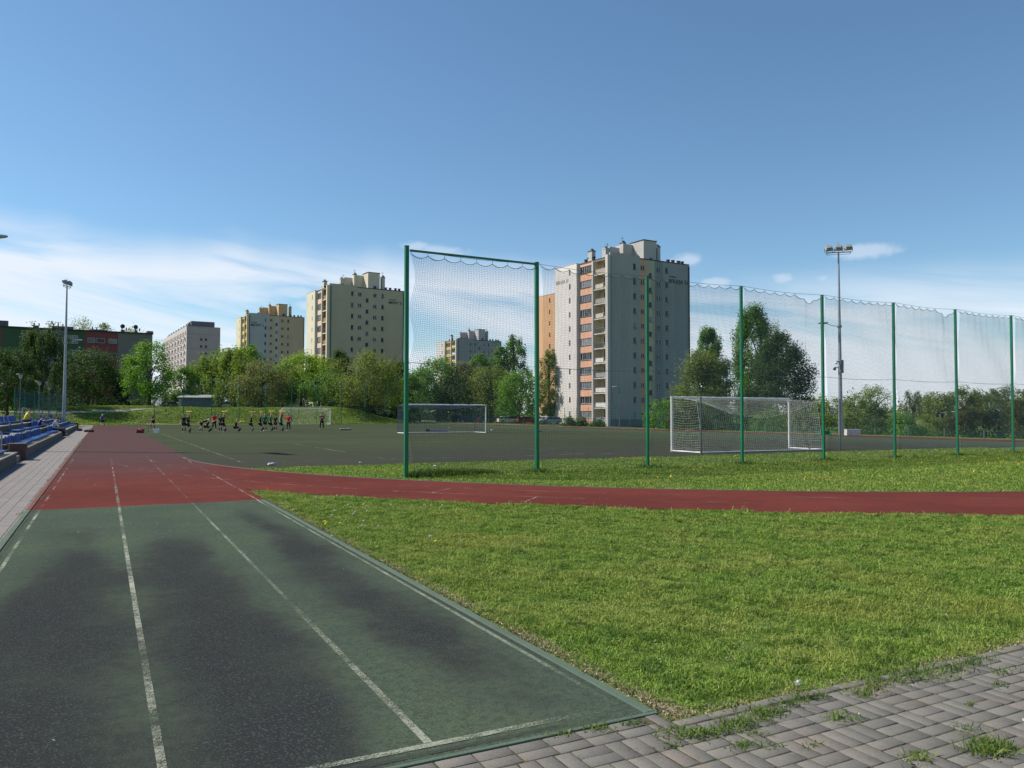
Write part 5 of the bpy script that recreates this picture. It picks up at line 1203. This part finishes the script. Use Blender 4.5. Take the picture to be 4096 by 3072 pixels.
def leaves(centers, spread, per, ls, m, name='crown', vert=0.0, stretch=(1, 1, 1), cmid=None, rg=RNG):
    n = len(centers); C_ = np.repeat(centers, per, axis=0); N_ = len(C_)
    off = np.clip(rg.normal(0, 1, (N_, 3)), -1.7, 1.7)*np.array(stretch)*np.repeat(np.broadcast_to(np.asarray(spread, dtype=float), (n,)), per)[:, None]
    P_ = C_+off
    out = P_-(cmid if cmid is not None else centers.mean(0)); out /= (np.linalg.norm(out, axis=1, keepdims=True)+1e-6)
    o2 = off/(np.linalg.norm(off, axis=1, keepdims=True)+1e-6)
    nn = out*.45+o2*.35+np.array([0, 0, .45])*(1-vert)+rg.normal(0, .55, (N_, 3)); nn /= np.linalg.norm(nn, axis=1, keepdims=True)
    a = rg.normal(0, 1, (N_, 3)); 
    if vert: a = a*.35+np.array([0, 0, -1.0])*vert*2
    u = a-nn*(a*nn).sum(1, keepdims=True); u /= np.linalg.norm(u, axis=1, keepdims=True); v = np.cross(nn, u)
    s = ls*rg.uniform(.6, 1.35, (N_, 1)); asp = .42 if vert else .62
    V = np.stack([P_-u*s*.5, P_+v*s*asp*.5+nn*s*.08, P_+u*s*.5, P_-v*s*asp*.5+nn*s*.08], 1).reshape(-1, 3)
    F = np.arange(N_*4).reshape(-1, 4); return fastmesh(name, V, F, m, smooth=False)
def tree(name, label, dx, top, wd, Z, kind, lm, group=None, cat='tree', dens=1.0, base=None, low=None, lean=0.0):
    px = dx*1.85172; p = P(px, Z); zb = hz1(p.x, p.y)-.05 if base is None else base
    H = ZH(top*1.85172, Z, px)-zb; Wd = wd*1.85172/FPX*Z; rg = np.random.default_rng(int(dx*7+top))
    t = empty(name, (p.x, p.y, zb), rg.uniform(0, 6), label, cat, group); Rr = Wd/2
    ls = max(.17, Z*.00215)
    lo = low if low is not None else {'round': .2, 'sparse': .25, 'willow': .12, 'poplar': .12, 'conifer': .03, 'bush': .0}[kind]
    nc = int(70*dens*max(.5, min(2.2, Wd*H/90))); cs = []
    while len(cs) < nc:
        s = rg.random(); h = lo+(1-lo)*s; a = rg.uniform(0, 2*math.pi)
        if kind in ('round', 'willow', 'sparse'): pr = math.sqrt(max(0, 1-((s-.45)/.56)**2)) if s > .45 else math.sqrt(max(0.05, 1-((s-.45)/.62)**2))
        elif kind == 'poplar': pr = min(1, (s+.12)*2.6)*math.sqrt(max(0, 1-s**2.6))+.05
        elif kind == 'conifer': pr = (1-s)*1.0+.04
        else: pr = math.sqrt(max(0, 1-s**2.2))
        lump = 1+.20*math.sin(3*a+5*h+dx)+.14*math.sin(5*a-9*h+top)
        rr = Rr*pr*lump*(.45+.55*math.sqrt(rg.random())) if kind != 'sparse' else Rr*pr*lump*math.sqrt(rg.random())
        cs.append((math.cos(a)*rr+lean*h*H, math.sin(a)*rr, h*H*(.97 if s > .8 else 1)))
    cs = np.array(cs)*np.array([.93, .93, .955]); cmid = np.array([0, 0, H*(lo+1)/2])
    per = int(max(30, min(330, (Wd*H)*3.1*dens/(.31*ls*ls)/nc)))
    sp = max(.32, Rr*.15)*rg.uniform(.6, 1.25, nc)
    if kind == 'willow': me = leaves(cs, sp*.8, int(per*1.2), ls*1.15, LM[lm], vert=1.0, stretch=(.55, .55, 2.0), cmid=cmid, rg=rg)
    elif kind == 'conifer': me = leaves(cs, sp*.8, per, ls, LM[lm], stretch=(1.2, 1.2, .5), cmid=cmid, rg=rg)
    elif kind == 'poplar': me = leaves(cs, sp, per, ls, LM[lm], stretch=(.8, .8, 1.4), cmid=cmid, rg=rg)
    elif kind == 'sparse': me = leaves(cs, sp*.8, int(per*.45), ls*.8, LM[lm], cmid=cmid, rg=rg)
    else: me = leaves(cs, sp, per, ls, LM[lm], cmid=cmid, rg=rg)
    link('crown', me, t)
    q = MB(); tr = max(.06, H*.017)*(1.0 if kind != 'bush' else .5)
    th_ = H*(.55 if kind in ('round', 'sparse', 'willow') else .85)
    k1, k2 = rg.normal(0, .02*H, 2)
    trunk = [(0, 0, -.3), (k1*.3, k2*.3, th_*.3), (k1, k2, th_*.65), (lean*th_+k1*1.2, k2*1.2, th_)]
    q.tube(trunk, [tr*1.5, tr, tr*.75, tr*.4], M_bark, 8)
    nl = {'sparse': 26, 'round': 12, 'willow': 10, 'poplar': 6, 'conifer': 0, 'bush': 5}[kind]
    for i in range(nl):
        c = cs[rg.integers(0, nc)]; f = rg.uniform(.35, 1); i0 = min(2, int(f*3)); b0 = Vector(trunk[i0]).lerp(Vector(trunk[i0+1]), f*3-i0)
        e = Vector(c); 
        if e.z < b0.z+.1*H: e.z = b0.z+.25*H
        e.z = min(e.z, H*.95)
        mid = b0.lerp(e, .5)+Vector((0, 0, .06*H)); q.tube([b0, mid, e], [tr*.5, tr*.28, tr*.06], M_bark, 5)
        if kind == 'sparse':
            for _ in range(4):
                g0 = mid.lerp(e, rg.uniform(0, .9)); g1 = g0+Vector(rg.normal(0, 1, 3))*Rr*.22+Vector((0, 0, Rr*.22)); q.tube([g0, g0.lerp(g1, .5)+Vector(rg.normal(0, .05, 3)), g1], [tr*.14, tr*.08, tr*.03], M_bark, 4, False)
    q.build('trunk', t)
    return t
GB = 'trees in the belt behind the pitch'; GR = 'trees beyond the track on the right'
for a in (
 ('chestnut_tree', 'dark chestnut tree with pale blossom at the left edge', 18, 750, 115, 100, 'round', 'dark', None),
 ('willow_tree', 'dark weeping willow left of the left floodlight mast', 92, 697, 112, 118, 'willow', 'dark', None),
 ('lime_tree', 'dark round tree right of the left floodlight mast, before the red panels', 192, 757, 135, 133, 'round', 'dark', None),
 ('spruce_tree', 'small blackish spruce before the brown end wall', 262, 805, 46, 138, 'conifer', 'spruce', None),
 ('maple_tree', 'bright green tree with dark trunk on the bank, left of the slab block', 325, 738, 104, 131, 'round', 'bright', None),
 ('poplar_tree', 'pale leafing tree behind the flat roof, just right of the mast', 178, 674, 88, 190, 'sparse', 'pale', None),
 ('poplar_tree', 'pale leafing tree behind the flat roof, middle of three', 225, 686, 66, 190, 'sparse', 'pale', None),
 ('poplar_tree', 'pale leafing tree behind the flat roof, near its right end', 284, 700, 88, 188, 'sparse', 'pale', None),
 ('lime_tree', 'mid green tree below the slab block with the gable', 396, 792, 78, 152, 'round', 'mid', GB),
 ('willow_tree', 'yellowish willow left of the tall mid green tree', 440, 772, 80, 158, 'willow', 'willow', GB),
 ('lime_tree', 'rounded mid green tree left of the MEWY 1 tower', 480, 752, 84, 160, 'round', 'mid', GB),
 ('poplar_tree', 'upright green tree in front of the corner of MEWY 1', 532, 738, 78, 166, 'poplar', 'mid', GB),
 ('willow_tree', 'big weeping willow with hanging strands below MEWY 1', 505, 757, 112, 147, 'willow', 'willow', GB),
 ('chestnut_tree', 'brownish green chestnut in blossom behind the players', 565, 782, 115, 139, 'round', 'brown', GB),
 ('lime_tree', 'mid green tree between the chestnut and the yellow-green tree', 610, 790, 80, 150, 'round', 'mid', GB),
 ('maple_tree', 'vivid yellow-green tree between the MEWY 1 and MEWY 5 towers', 650, 757, 100, 152, 'round', 'yellow', GB),
 ('maple_tree', 'yellow-green tree at the left foot of MEWY 5', 690, 766, 80, 156, 'round', 'yellow', GB),
 ('lime_tree', 'dark round treetop in front of the MEWY 5 wall', 735, 750, 58, 168, 'round', 'dark', GB),
 ('lime_tree', 'mid green low tree in front of the yellow-green tree', 700, 802, 92, 142, 'round', 'mid', GB),
 ('lime_tree', 'wide olive tree with visible limbs before MEWY 5', 795, 762, 150, 138, 'round', 'olive', GB),
 ('lime_tree', 'dark tree just left of the tall green corner post', 858, 776, 74, 152, 'round', 'dark', GB),
 ('lime_tree', 'shaded tree behind the far goal', 760, 810, 90, 150, 'round', 'dark', GB),
 ('lime_tree', 'shaded tree at the end of the belt by the corner post', 885, 806, 76, 148, 'round', 'mid', GB),
 ('maple_tree', 'bright tree behind the net, left of the distant grey tower', 945, 770, 108, 176, 'round', 'bright', GB),
 ('maple_tree', 'green tree behind the net next to the corner post', 908, 798, 80, 166, 'round', 'mid', GB),
 ('chestnut_tree', 'brownish tree behind the net below the distant grey tower', 1000, 778, 80, 178, 'round', 'brown', GB),
 ('lime_tree', 'bluish green tree right in front of the distant grey tower', 1036, 757, 74, 184, 'round', 'mid', GB),
 ('poplar_tree', 'tall dark pointed poplar behind the net', 1112, 714, 64, 190, 'poplar', 'mid', GB),
 ('poplar_tree', 'shorter poplar left of the tall dark pointed one', 1082, 742, 66, 190, 'poplar', 'mid', GB),
 ('lime_tree', 'olive tree behind the net above the parked cars', 1060, 792, 110, 168, 'round', 'olive', GB),
 ('chestnut_tree', 'round bright green chestnut with a dark trunk over the cars', 1122, 798, 96, 156, 'round', 'bright', GB),
 ('willow_tree', 'olive willow in front of the orange tower', 1188, 747, 60, 166, 'poplar', 'olive', GB),
 ('lime_tree', 'dark low tree over the dark cars behind the portable goal', 985, 815, 130, 172, 'round', 'dark', GB),
 ('shrub_tree', 'bright green bushy tree at the right foot of the grey tower', 1432, 863, 82, 100, 'bush', 'bright', GR),
 ('lime_tree', 'broad olive tree in front of the right edge of the grey tower', 1516, 754, 136, 100, 'bush', 'olive', GR, 'tree', 1.8, None, .06),
 ('poplar_tree', 'leaning dark poplar behind the broad olive tree', 1534, 694, 80, 118, 'poplar', 'mid', GR, 'tree', 1.6),
 ('poplar_tree', 'tallest dark tree, directly behind the fourth green post', 1630, 650, 108, 116, 'poplar', 'mid', GR, 'tree', 1.7),
 ('maple_tree', 'big dark spreading tree right of the fourth green post', 1680, 712, 138, 96, 'bush', 'dark', GR, 'tree', 2.0, None, .1),
 ('lime_tree', 'hazy tree just left of the right floodlight mast', 1785, 853, 90, 150, 'round', 'olive', GR),
 ('ash_tree', 'half bare spreading tree right of the right floodlight mast', 1882, 826, 112, 104, 'sparse', 'willow', GR),
 ('maple_tree', 'yellow-green tree at the foot of the half bare tree', 1848, 850, 60, 98, 'round', 'willow', GR),
 ('lime_tree', 'shaded dark tree below the half bare tree', 1888, 872, 66, 92, 'bush', 'hedge', GR),
 ('alder_tree', 'slim distant tree left of the sixth post gap in the skyline', 1972, 838, 62, 165, 'sparse', 'far', GR),
 ('alder_tree', 'slim distant tree right in the skyline gap', 2005, 844, 60, 168, 'sparse', 'far', GR),
 ('lime_tree', 'olive tree left of the seventh green post', 2035, 848, 80, 128, 'round', 'olive', GR),
 ('lime_tree', 'tall olive tree behind the thuja hedge', 2085, 838, 90, 135, 'round', 'olive', GR),
 ('lime_tree', 'grey-green tree between the last two posts', 2135, 838, 80, 140, 'round', 'far', GR),
 ('alder_tree', 'thin-crowned tree near the right edge', 2175, 830, 70, 150, 'sparse', 'far', GR),
 ('lime_tree', 'olive tree at the right edge behind the last post', 2215, 838, 70, 120, 'round', 'olive', GR),
 ('thuja_shrub', 'rusty dark thuja left of the last green post', 2080, 868, 52, 84, 'bush', 'thuja', GR),
 ('thuja_shrub', 'dark thuja right beside the rusty one', 2112, 876, 48, 84, 'bush', 'thuja', GR),
 ('thuja_shrub', 'low dark thuja just left of the last green post', 2145, 886, 48, 84, 'bush', 'spruce', GR),
 ('thuja_shrub', 'rusty thuja at the right edge', 2200, 862, 70, 82, 'bush', 'thuja', GR)):
    tree(*a)
GS = 'shrubs along the far side of the track'
for i, (dx, top, wd, Z, lm, lb) in enumerate(((1945, 893, 88, 84, 'mid', 'leafy green shrub between the sixth post and the street lamp'), (2003, 900, 92, 83, 'olive', 'pale green shrub at the foot of the thin street lamp'),
        (1478, 868, 80, 84, 'hedge', 'dark shrub behind the left post of the near goal'), (1535, 872, 90, 86, 'hedge', 'dark hedge shrub behind the near goal, left of the fourth post'), (1600, 884, 80, 86, 'dark', 'dark shrub directly behind the fourth post'),
        (1662, 884, 80, 82, 'mid', 'green shrub seen through the near goal net'), (1722, 880, 80, 86, 'olive', 'olive shrub behind the right post of the near goal'), (1770, 884, 70, 86, 'olive', 'olive shrub left of the right floodlight mast'), (1835, 893, 60, 84, 'olive', 'low shrub behind the white utility box'),
        (1890, 900, 60, 80, 'hedge', 'low dark shrub left of the sixth post'), (2045, 905, 50, 84, 'thuja', 'low rusty shrub left of the thujas'),
        (1228, 903, 34, 120, 'hedge', 'small clipped shrub at the left foot of the grey tower'), (1256, 905, 28, 120, 'hedge', 'small clipped shrub at the middle foot of the grey tower'), (1290, 908, 34, 112, 'hedge', 'low shrub by the tower corner'))):
    tree('shrub', lb, dx, top, wd, Z, 'bush', lm, GS, 'shrub')
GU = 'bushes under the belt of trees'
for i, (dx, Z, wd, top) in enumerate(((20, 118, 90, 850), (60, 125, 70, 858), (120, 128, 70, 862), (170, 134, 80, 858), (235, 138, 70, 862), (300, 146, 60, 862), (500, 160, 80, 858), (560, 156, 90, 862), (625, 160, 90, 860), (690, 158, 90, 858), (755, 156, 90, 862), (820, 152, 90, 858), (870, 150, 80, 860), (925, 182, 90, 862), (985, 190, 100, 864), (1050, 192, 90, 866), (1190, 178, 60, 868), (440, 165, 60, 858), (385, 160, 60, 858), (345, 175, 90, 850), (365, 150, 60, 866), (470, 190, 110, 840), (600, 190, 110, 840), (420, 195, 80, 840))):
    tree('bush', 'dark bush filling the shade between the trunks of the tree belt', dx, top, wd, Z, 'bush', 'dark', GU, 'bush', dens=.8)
# far-off wood on the right horizon : one mass nobody could count
pts_ = []
for i in range(520):
    px = 3150+i*2.6; Z = 300+RNG.uniform(-30, 60); zt = 5.5+2.5*math.sin(i*.07)+RNG.uniform(-1.5, 1.5)
    c = P(px, Z); pts_.append((c.x, c.y, RNG.uniform(-2, zt)))
me = leaves(np.array(pts_), 1.6, 26, 1.0, LM['far']); setp(link('distant_wood', me), 'far-off wood along the horizon on the right', 'wood', kind='stuff')

# ------------------------------------------------------------------ grass, weeds, flowers
def grassleaf(name, a, b_, c_):
    m = bpy.data.materials.new(name); m.use_nodes = True; nt = m.node_tree; b = nt.nodes['Principled BSDF']
    g = N(nt, 'ShaderNodeNewGeometry'); tc = N(nt, 'ShaderNodeTexCoord'); ob = tc.outputs['Object']
    c = MIX(nt, g.outputs['Random Per Island'], a, b_)
    c = MIX(nt, MATH(nt, 'MULTIPLY', MR(nt, noise(nt, ob, .8, 4, .6), .45, .62), .7), c, c_)
    c = MIX(nt, MR(nt, noise(nt, ob, 4.5, 4, .65), .48, .62, 0, .75), c, (a[0]*.42, a[1]*.58, a[2]*.6))
    c = MIX(nt, MR(nt, noise(nt, ob, .33, 3, .6), .52, .66, 0, .6), c, (.30, .33, .07))
    r2 = MATH(nt, 'GREATER_THAN', MATH(nt, 'FRACT', MATH(nt, 'MULTIPLY', g.outputs['Random Per Island'], 37.0)), .93)
    c = MIX(nt, MATH(nt, 'MULTIPLY', r2, .8), c, (0.34, 0.30, 0.15))
    L(nt, c, b.inputs['Base Color']); b.inputs['Roughness'].default_value = .6; b.inputs['Specular IOR Level'].default_value = .12
    t = N(nt, 'ShaderNodeBsdfTranslucent'); L(nt, MIX(nt, .5, c, (0.2, 0.3, 0.03)), t.inputs[0]); ms = N(nt, 'ShaderNodeMixShader'); ms.inputs[0].default_value = .28
    L(nt, b.outputs[0], ms.inputs[1]); L(nt, t.outputs[0], ms.inputs[2]); L(nt, ms.outputs[0], nt.nodes['Material Output'].inputs[0]); return m
M_gr = grassleaf('grass_blades', (0.11, 0.215, 0.028), (0.32, 0.44, 0.085), (0.34, 0.39, 0.09))
def blades(name, XY, Hh_, Wb, m, lean=.55, zb=None, rg=RNG):
    n = len(XY); a = rg.uniform(0, 2*math.pi, n); d = np.stack([np.cos(a), np.sin(a)], -1); l = rg.uniform(.1, 1, n)*lean*2
    fa = rg.uniform(0, 2*math.pi, n); f = np.stack([np.cos(fa), np.sin(fa)], -1)*Wb[:, None]*.5
    z0 = height(XY[:, 0], XY[:, 1]) if zb is None else zb
    B_ = np.concatenate([XY, z0[:, None]], 1)
    def lv(t, wf, z):
        P_ = B_.copy(); P_[:, :2] += d*(Hh_*l*t)[:, None]; P_[:, 2] += Hh_*z; o_ = np.concatenate([f*wf, np.zeros((n, 1))], 1); return P_-o_, P_+o_
    a0, a1 = lv(0, 1, 0); b0, b1 = lv(.35, .85, .6); c0, _ = lv(1.0, 0, 1.0-.35*.5)
    c0[:, 2] = B_[:, 2]+Hh_*(1-.45*np.minimum(l, 1))
    V = np.stack([a0, a1, b0, b1, c0], 1).reshape(-1, 3); i = np.arange(n)[:, None]*5
    F = np.concatenate([i+np.array([[0, 1, 3]]), i+np.array([[0, 3, 2]]), i+np.array([[2, 3, 4]])], 0)
    return fastmesh(name, V, F, m)
CT, ST = math.cos(TH), math.sin(TH)
def infront(XY, marg=.56):
    Xc = XY[:, 0]*CT-XY[:, 1]*ST; Zc = XY[:, 0]*ST+XY[:, 1]*CT; return (np.abs(Xc) < Zc*.66+.4) & (Zc > 3), Zc
def lump(XY, k=1.0):
    x, y = XY[:, 0]*k, XY[:, 1]*k
    return (np.sin(x*1.7+np.sin(y*1.3)*1.5)+np.sin(y*2.3+np.sin(x*1.9+2)*1.4)+np.sin(x*5.1+y*3.7)*.6+np.sin(x*3.3-y*6.1+1)*.6+np.sin(x*11+y*7)*.4+np.sin(x*8-y*13)*.4)/4.0
def near_region(XY):
    d = np.hypot(XY[:, 0]-CX, XY[:, 1]-CY); e = .05*lump(XY, 3)
    return (XY[:, 1] > 3.515+e*.9) & (XY[:, 0] > 2.85+e) & (d > RO+.05+e) & (XY[:, 1] < 18)
def mid_region(XY):
    d = np.hypot(XY[:, 0]-CX, XY[:, 1]-CY); e = .25*lump(XY, 1.2)
    return (d < RI-.06) & (XY[:, 1] < 25.3+e) & (XY[:, 0] > 3.0)
cand = RNG.uniform((2.8, 3.4), (16, 18), (2000000, 2)); ok = near_region(cand); cand = cand[ok]; vis, Zc = infront(cand); cand = cand[vis]; Zc = Zc[vis]
lm_ = lump(cand, 1.6); keep = RNG.random(len(cand)) < np.clip(9.0/Zc, 0, 1)*np.clip(.8+.6*lm_, .25, 1); cand = cand[keep]; Zc = Zc[keep]; lm_ = lm_[keep]
edge = np.minimum(cand[:, 1]-3.53, cand[:, 0]-2.93); ef = .7+.3*S(0, .3, edge)
Hb = RNG.uniform(.022, .062, len(cand))*(1+.75*lm_+.35*lump(cand, 5))*ef; tall = RNG.random(len(cand)) < .010; Hb[tall] *= 2.2
print('near blades', len(cand))
setp(link('lawn_grass', blades('lawn_grass', cand, Hb, .0032+.00045*Zc, M_gr, .8)), 'short sunlit lawn between the paving and the red track', 'grass', kind='stuff')
cand = RNG.uniform((3, 7), (40, 26), (1100000, 2)); ok = mid_region(cand); cand = cand[ok]; vis, Zc = infront(cand); cand = cand[vis]; Zc = Zc[vis]
lm_ = lump(cand, .9); keep = RNG.random(len(cand)) < np.clip(14/Zc, 0, 1)*np.clip(.8+.4*lm_, .3, 1)*.7; cand = cand[keep]; Zc = Zc[keep]; lm_ = lm_[keep]
fd = np.exp(-((cand[:, 1]-20.0-.03*(cand[:, 0]-7.1))/.55)**2)*(cand[:, 0] > 7); Hb = RNG.uniform(.03, .07, len(cand))*(1+.4*lm_)+fd*RNG.uniform(.02, .20, len(cand))*np.clip(.45+.9*lump(cand, .8), 0, 1)
print('mid blades', len(cand))
setp(link('lawn_grass', blades('lawn_grass', cand, Hb, .006+.0005*Zc, M_gr, .7)), 'grass strip under the tall fence netting', 'grass', kind='stuff')
tg = np.stack([RNG.uniform(7.25, 9.9, 4200), 20.05+RNG.normal(0, .17, 4200)], -1); hh_ = RNG.uniform(.08, .30, 4200)*np.clip(1.15-.35*np.abs(tg[:, 0]-8.3), .3, 1)
xs_ = np.concatenate([FX0+DX*k+RNG.normal(0, .28, 320) for k in range(1, 10)]); tg2 = np.stack([xs_, FY+.03*(xs_-FX0)+RNG.normal(0, .16, len(xs_))], -1)
tg = np.concatenate([tg, tg2]); hh_ = np.concatenate([hh_, RNG.uniform(.06, .2, len(xs_))])
M_tall = grassleaf('tall_grass_blades', (0.05, 0.11, 0.02), (0.10, 0.19, 0.03), (0.09, 0.14, 0.03))
setp(link('tall_grass', blades('tall_grass', tg, hh_, np.full(len(tg), .014), M_tall, .45)), 'taller dark grass left uncut round the fence posts', 'grass', kind='stuff')
# rough grass on the far bank
cand = RNG.uniform((-18, 121.5), (46, 141), (90000, 2)); ok = ~((cand[:, 0] > 2.6) & (cand[:, 0] < 50) & (cand[:, 1] < 124.8)); cand = cand[ok]
onp = (np.abs(cand[:, 1]-132) < 1.0) & (cand[:, 0] < 8); cand = cand[~onp & (cand[:, 1] > 122.5)]
Hb = RNG.uniform(.10, .28, len(cand))*(1+.6*lump(cand, .35)); setp(link('bank_grass', blades('bank_grass', cand, Hb, np.full(len(cand), .09), M_gr, .6)), 'rough grass covering the bank behind the far goal', 'grass', kind='stuff')
# weeds in the paving joints
tc_ = []
for (cx_, cy_, r, n) in [(2400+x/1.3042, 2500+y/1.3042, r, n) for x, y, r, n in ((520, 575, .075, 150), (735, 525, .10, 160), (745, 635, .06, 90), (860, 470, .10, 200), (640, 560, .09, 110), (400, 575, .09, 90), (1370, 360, .09, 110), (1650, 270, .20, 260), (2035, 655, .115, 330), (1655, 705, .08, 70), (375, 640, .05, 40), (1250, 495, .09, 60), (1080, 390, .07, 60), (1440, 325, .08, 60), (885, 640, .05, 40), (1900, 550, .07, 40), (2080, 320, .06, 30), (1920, 420, .05, 30), (2000, 185, .07, 40), (990, 420, .1, 70), (800, 570, .06, 40), (1320, 495, .05, 30), (1500, 300, .12, 90), (1850, 240, .12, 80), (1950, 210, .1, 60), (1130, 380, .08, 60), (2100, 250, .08, 40), (1100, 640, .05, 20), (160, 520, .05, 40))]+[(1200+x/1.4747, 2500+y/1.4747, r, n) for x, y, r, n in ((1760, 622, .07, 70), (1545, 650, .05, 40), (1950, 592, .05, 40), (1500, 655, .04, 20))]+[(sx, sy, .06, 30) for sx, sy in ((55, 2125), (45, 2140), (170, 1990), (190, 1942), (250, 1880))]:
    p = G(cx_, cy_); k = RNG.normal(0, 1, (n, 2))*r*.5*np.array([1.3, .8]); tc_.append(np.concatenate([k+np.array([p.x, p.y]), np.full((n, 1), r)], 1))
for _ in range(330):       # moss and sprouts along joints
    x, y = RNG.uniform(-1, 9), RNG.uniform(1.6, 3.5); n = 5
    if RNG.random() < .5: x = round(x*10)/10
    else: y = round((y-3.44)*10)/10+3.44
    tc_.append(np.concatenate([RNG.normal(0, .012, (n, 2))+np.array([x, y]), np.full((n, 1), .02)], 1))
for _ in range(260):
    x, y = (-1.18, RNG.uniform(5, 60)) if RNG.random() < .4 else (-2.56-RNG.random()*.1, RNG.uniform(18, 99)); n = 12
    tc_.append(np.concatenate([RNG.normal(0, .06, (n, 2))*np.array([.5, 1.5])+np.array([x, y]), np.full((n, 1), .08)], 1))
W_ = np.concatenate(tc_); Hb = RNG.uniform(.3, 1, len(W_))*np.clip(W_[:, 2], .02, .12)*.75
M_wd = grassleaf('weed_leaves', (0.07, 0.14, 0.025), (0.15, 0.22, 0.045), (0.2, 0.24, 0.06))
setp(link('joint_weeds', blades('joint_weeds', W_[:, :2], Hb, RNG.uniform(.003, .009, len(W_)), M_wd, .9, zb=np.zeros(len(W_)))), 'small weeds growing in the joints of the paving', 'weeds', kind='stuff')
# rosette weeds in the lawn
rg = RNG; n = 2600; c0 = RNG.uniform((2.9, 3.5), (13, 15), (n*3, 2)); c0 = c0[near_region(c0)][:n]; pts_ = np.repeat(c0, 7, 0)+RNG.normal(0, .025, (len(c0)*7, 2))
z_ = height(pts_[:, 0], pts_[:, 1]); me = leaves(np.concatenate([pts_, (z_+RNG.uniform(.02, .05, len(z_)))[:, None]], 1), .012, 1, .026, M_wd); setp(link('lawn_weeds', me), 'broad-leaved weeds scattered through the lawn', 'weeds', kind='stuff')
# dry bits and petals along the edges
n = 900; t_ = RNG.random(n); ex = np.stack([2.87+RNG.normal(0, .03, n), 3.6+t_**1.6*14], -1); ex2 = np.stack([2.9+t_[:120]*8, 3.54+RNG.normal(0, .03, 120)], -1); ex = np.concatenate([ex, ex2])
M_pet = mat('dry_petals', (0.50, 0.42, 0.27), .8, .3, 30); me = leaves(np.concatenate([ex, np.full((len(ex), 1), .012)], 1), .003, 1, .017, M_pet); setp(link('dry_petals', me), 'dry petals and straw along the lawn edge', 'litter', kind='stuff')
n = 90; ex = RNG.uniform((-1, 3.7), (5, 26), (n, 2)); ex3 = RNG.uniform((-1, 2.2), (6, 3.3), (22, 2)); ex = np.concatenate([ex, ex3]); me = leaves(np.concatenate([ex, np.full((len(ex), 1), .016)], 1), .001, 1, .016, mat('pale_petals', (.6, .58, .52), .8, .1)); setp(link('fallen_petals', me), 'pale petals lying on the track', 'litter', kind='stuff')
# straw and dry blades along the lawn edges
n = 9000; t_ = RNG.random(n); A_ = np.stack([2.85+np.abs(RNG.normal(0, .06, n)), 3.55+t_**1.5*13], -1); n2 = 3500; B2 = np.stack([2.85+RNG.random(n2)*9, 3.53+np.abs(RNG.normal(0, .05, n2))], -1)
n3 = 2500; aa = math.pi+.55+RNG.random(n3)*1.6; C3 = np.stack([CX+(RO+.08+np.abs(RNG.normal(0, .06, n3)))*np.cos(aa), CY+(RO+.08+np.abs(RNG.normal(0, .06, n3)))*np.sin(aa)], -1); C4 = np.stack([CX+(RI-.12-np.abs(RNG.normal(0, .12, n3)))*np.cos(aa), CY+(RI-.12-np.abs(RNG.normal(0, .12, n3)))*np.sin(aa)], -1)
E_ = np.concatenate([A_, B2, C3, C4]); E_ = E_[(near_region(E_)) | (mid_region(E_))]
M_straw = mat('straw', (0.38, 0.31, 0.17), .8, .35, 25)
setp(link('dry_grass', blades('dry_grass', E_, RNG.uniform(.015, .05, len(E_)), RNG.uniform(.003, .006, len(E_)), M_straw, 1.3)), 'dry straw-coloured grass along the lawn edges', 'grass', kind='stuff')
# dandelions
M_dy = mat('dandelion_yellow', (.80, .58, .01), .7, .1, 30); M_dw = mat('dandelion_seed', (.50, .49, .43), .9, .1, 30); M_stem = mat('flower_stem', (.12, .18, .04), .7)
DM = {}
for key, m_ in (('y', M_dy), ('w', M_dw)):
    q = MB()
    if key == 'y': q.sphere((0, 0, 0), .020, m_, 10, (1, 1, .45))
    else:
        q.sphere((0, 0, 0), .013, m_, 8)
        for i in range(60):
            d_ = Vector(RNG.normal(0, 1, 3)).normalized(); q.tube([d_*.01, d_*.022], .0012, m_, 3, False)
    DM[key] = q.mesh('flower_head')
q = MB(); q.tube([(0, 0, -1), (.05, 0, -.5), (0, 0, 0)], .0022*8, M_stem, 5, False); STEM = q.mesh('stem')
def dandelion(sx, sy, key, h, label, grp=None):
    p = G(sx, sy, h); t = empty('dandelion', (p.x, p.y, hz1(p.x, p.y)), 0, label, 'dandelion', grp); hh = h-hz1(p.x, p.y)
    o = link('flower_head', DM[key], t, (0, 0, hh)); o = link('stem', STEM, t, (0, 0, hh)); o.scale = (.13, .13, hh)
C5 = lambda x, y: (1000+x/1.8433, 1700+y/1.8433)
dandelion(3193, 2729, 'w', .10, 'white dandelion clock near the paving edge in the lower right')
dandelion(*C5(1328, 820), 'w', .17, 'tall white dandelion clock in mid lawn above the single yellow flower'); dandelion(*C5(1370, 855), 'y', .06, 'single yellow dandelion beside the tall white clock')
for x, y in ((552, 708), (563, 717), (556, 730), (665, 723)): dandelion(*C5(x, y), 'y', .06, 'yellow dandelion in the small cluster near the left lawn edge', 'yellow dandelions at the lawn edge')
for x, y in ((946, 745), (837, 706), (760, 655), (775, 640), (723, 588), (837, 583), (864, 634), (603, 665), (622, 630), (489, 535), (640, 519), (318, 624), (603, 818), (1418, 592), (1040, 590), (225, 520), (1285, 588), (825, 744)): dandelion(*C5(x, y), 'w', .05+.05*random.random(), 'small white dandelion clock in the upper left part of the lawn', 'white dandelion clocks in the lawn')
cand = RNG.uniform((12, 14), (40, 25), (6000, 2)); cand = cand[mid_region(cand)]; k_ = (lump(cand, .5) > .28)|(cand[:, 0] > 27); cand = cand[k_][:420]
me = leaves(np.concatenate([cand, (height(cand[:, 0], cand[:, 1])+.07)[:, None]], 1), .006, 2, .045, M_dy); setp(link('meadow_flowers', me), 'many yellow dandelions in the grass strip on the right', 'flowers', kind='stuff')
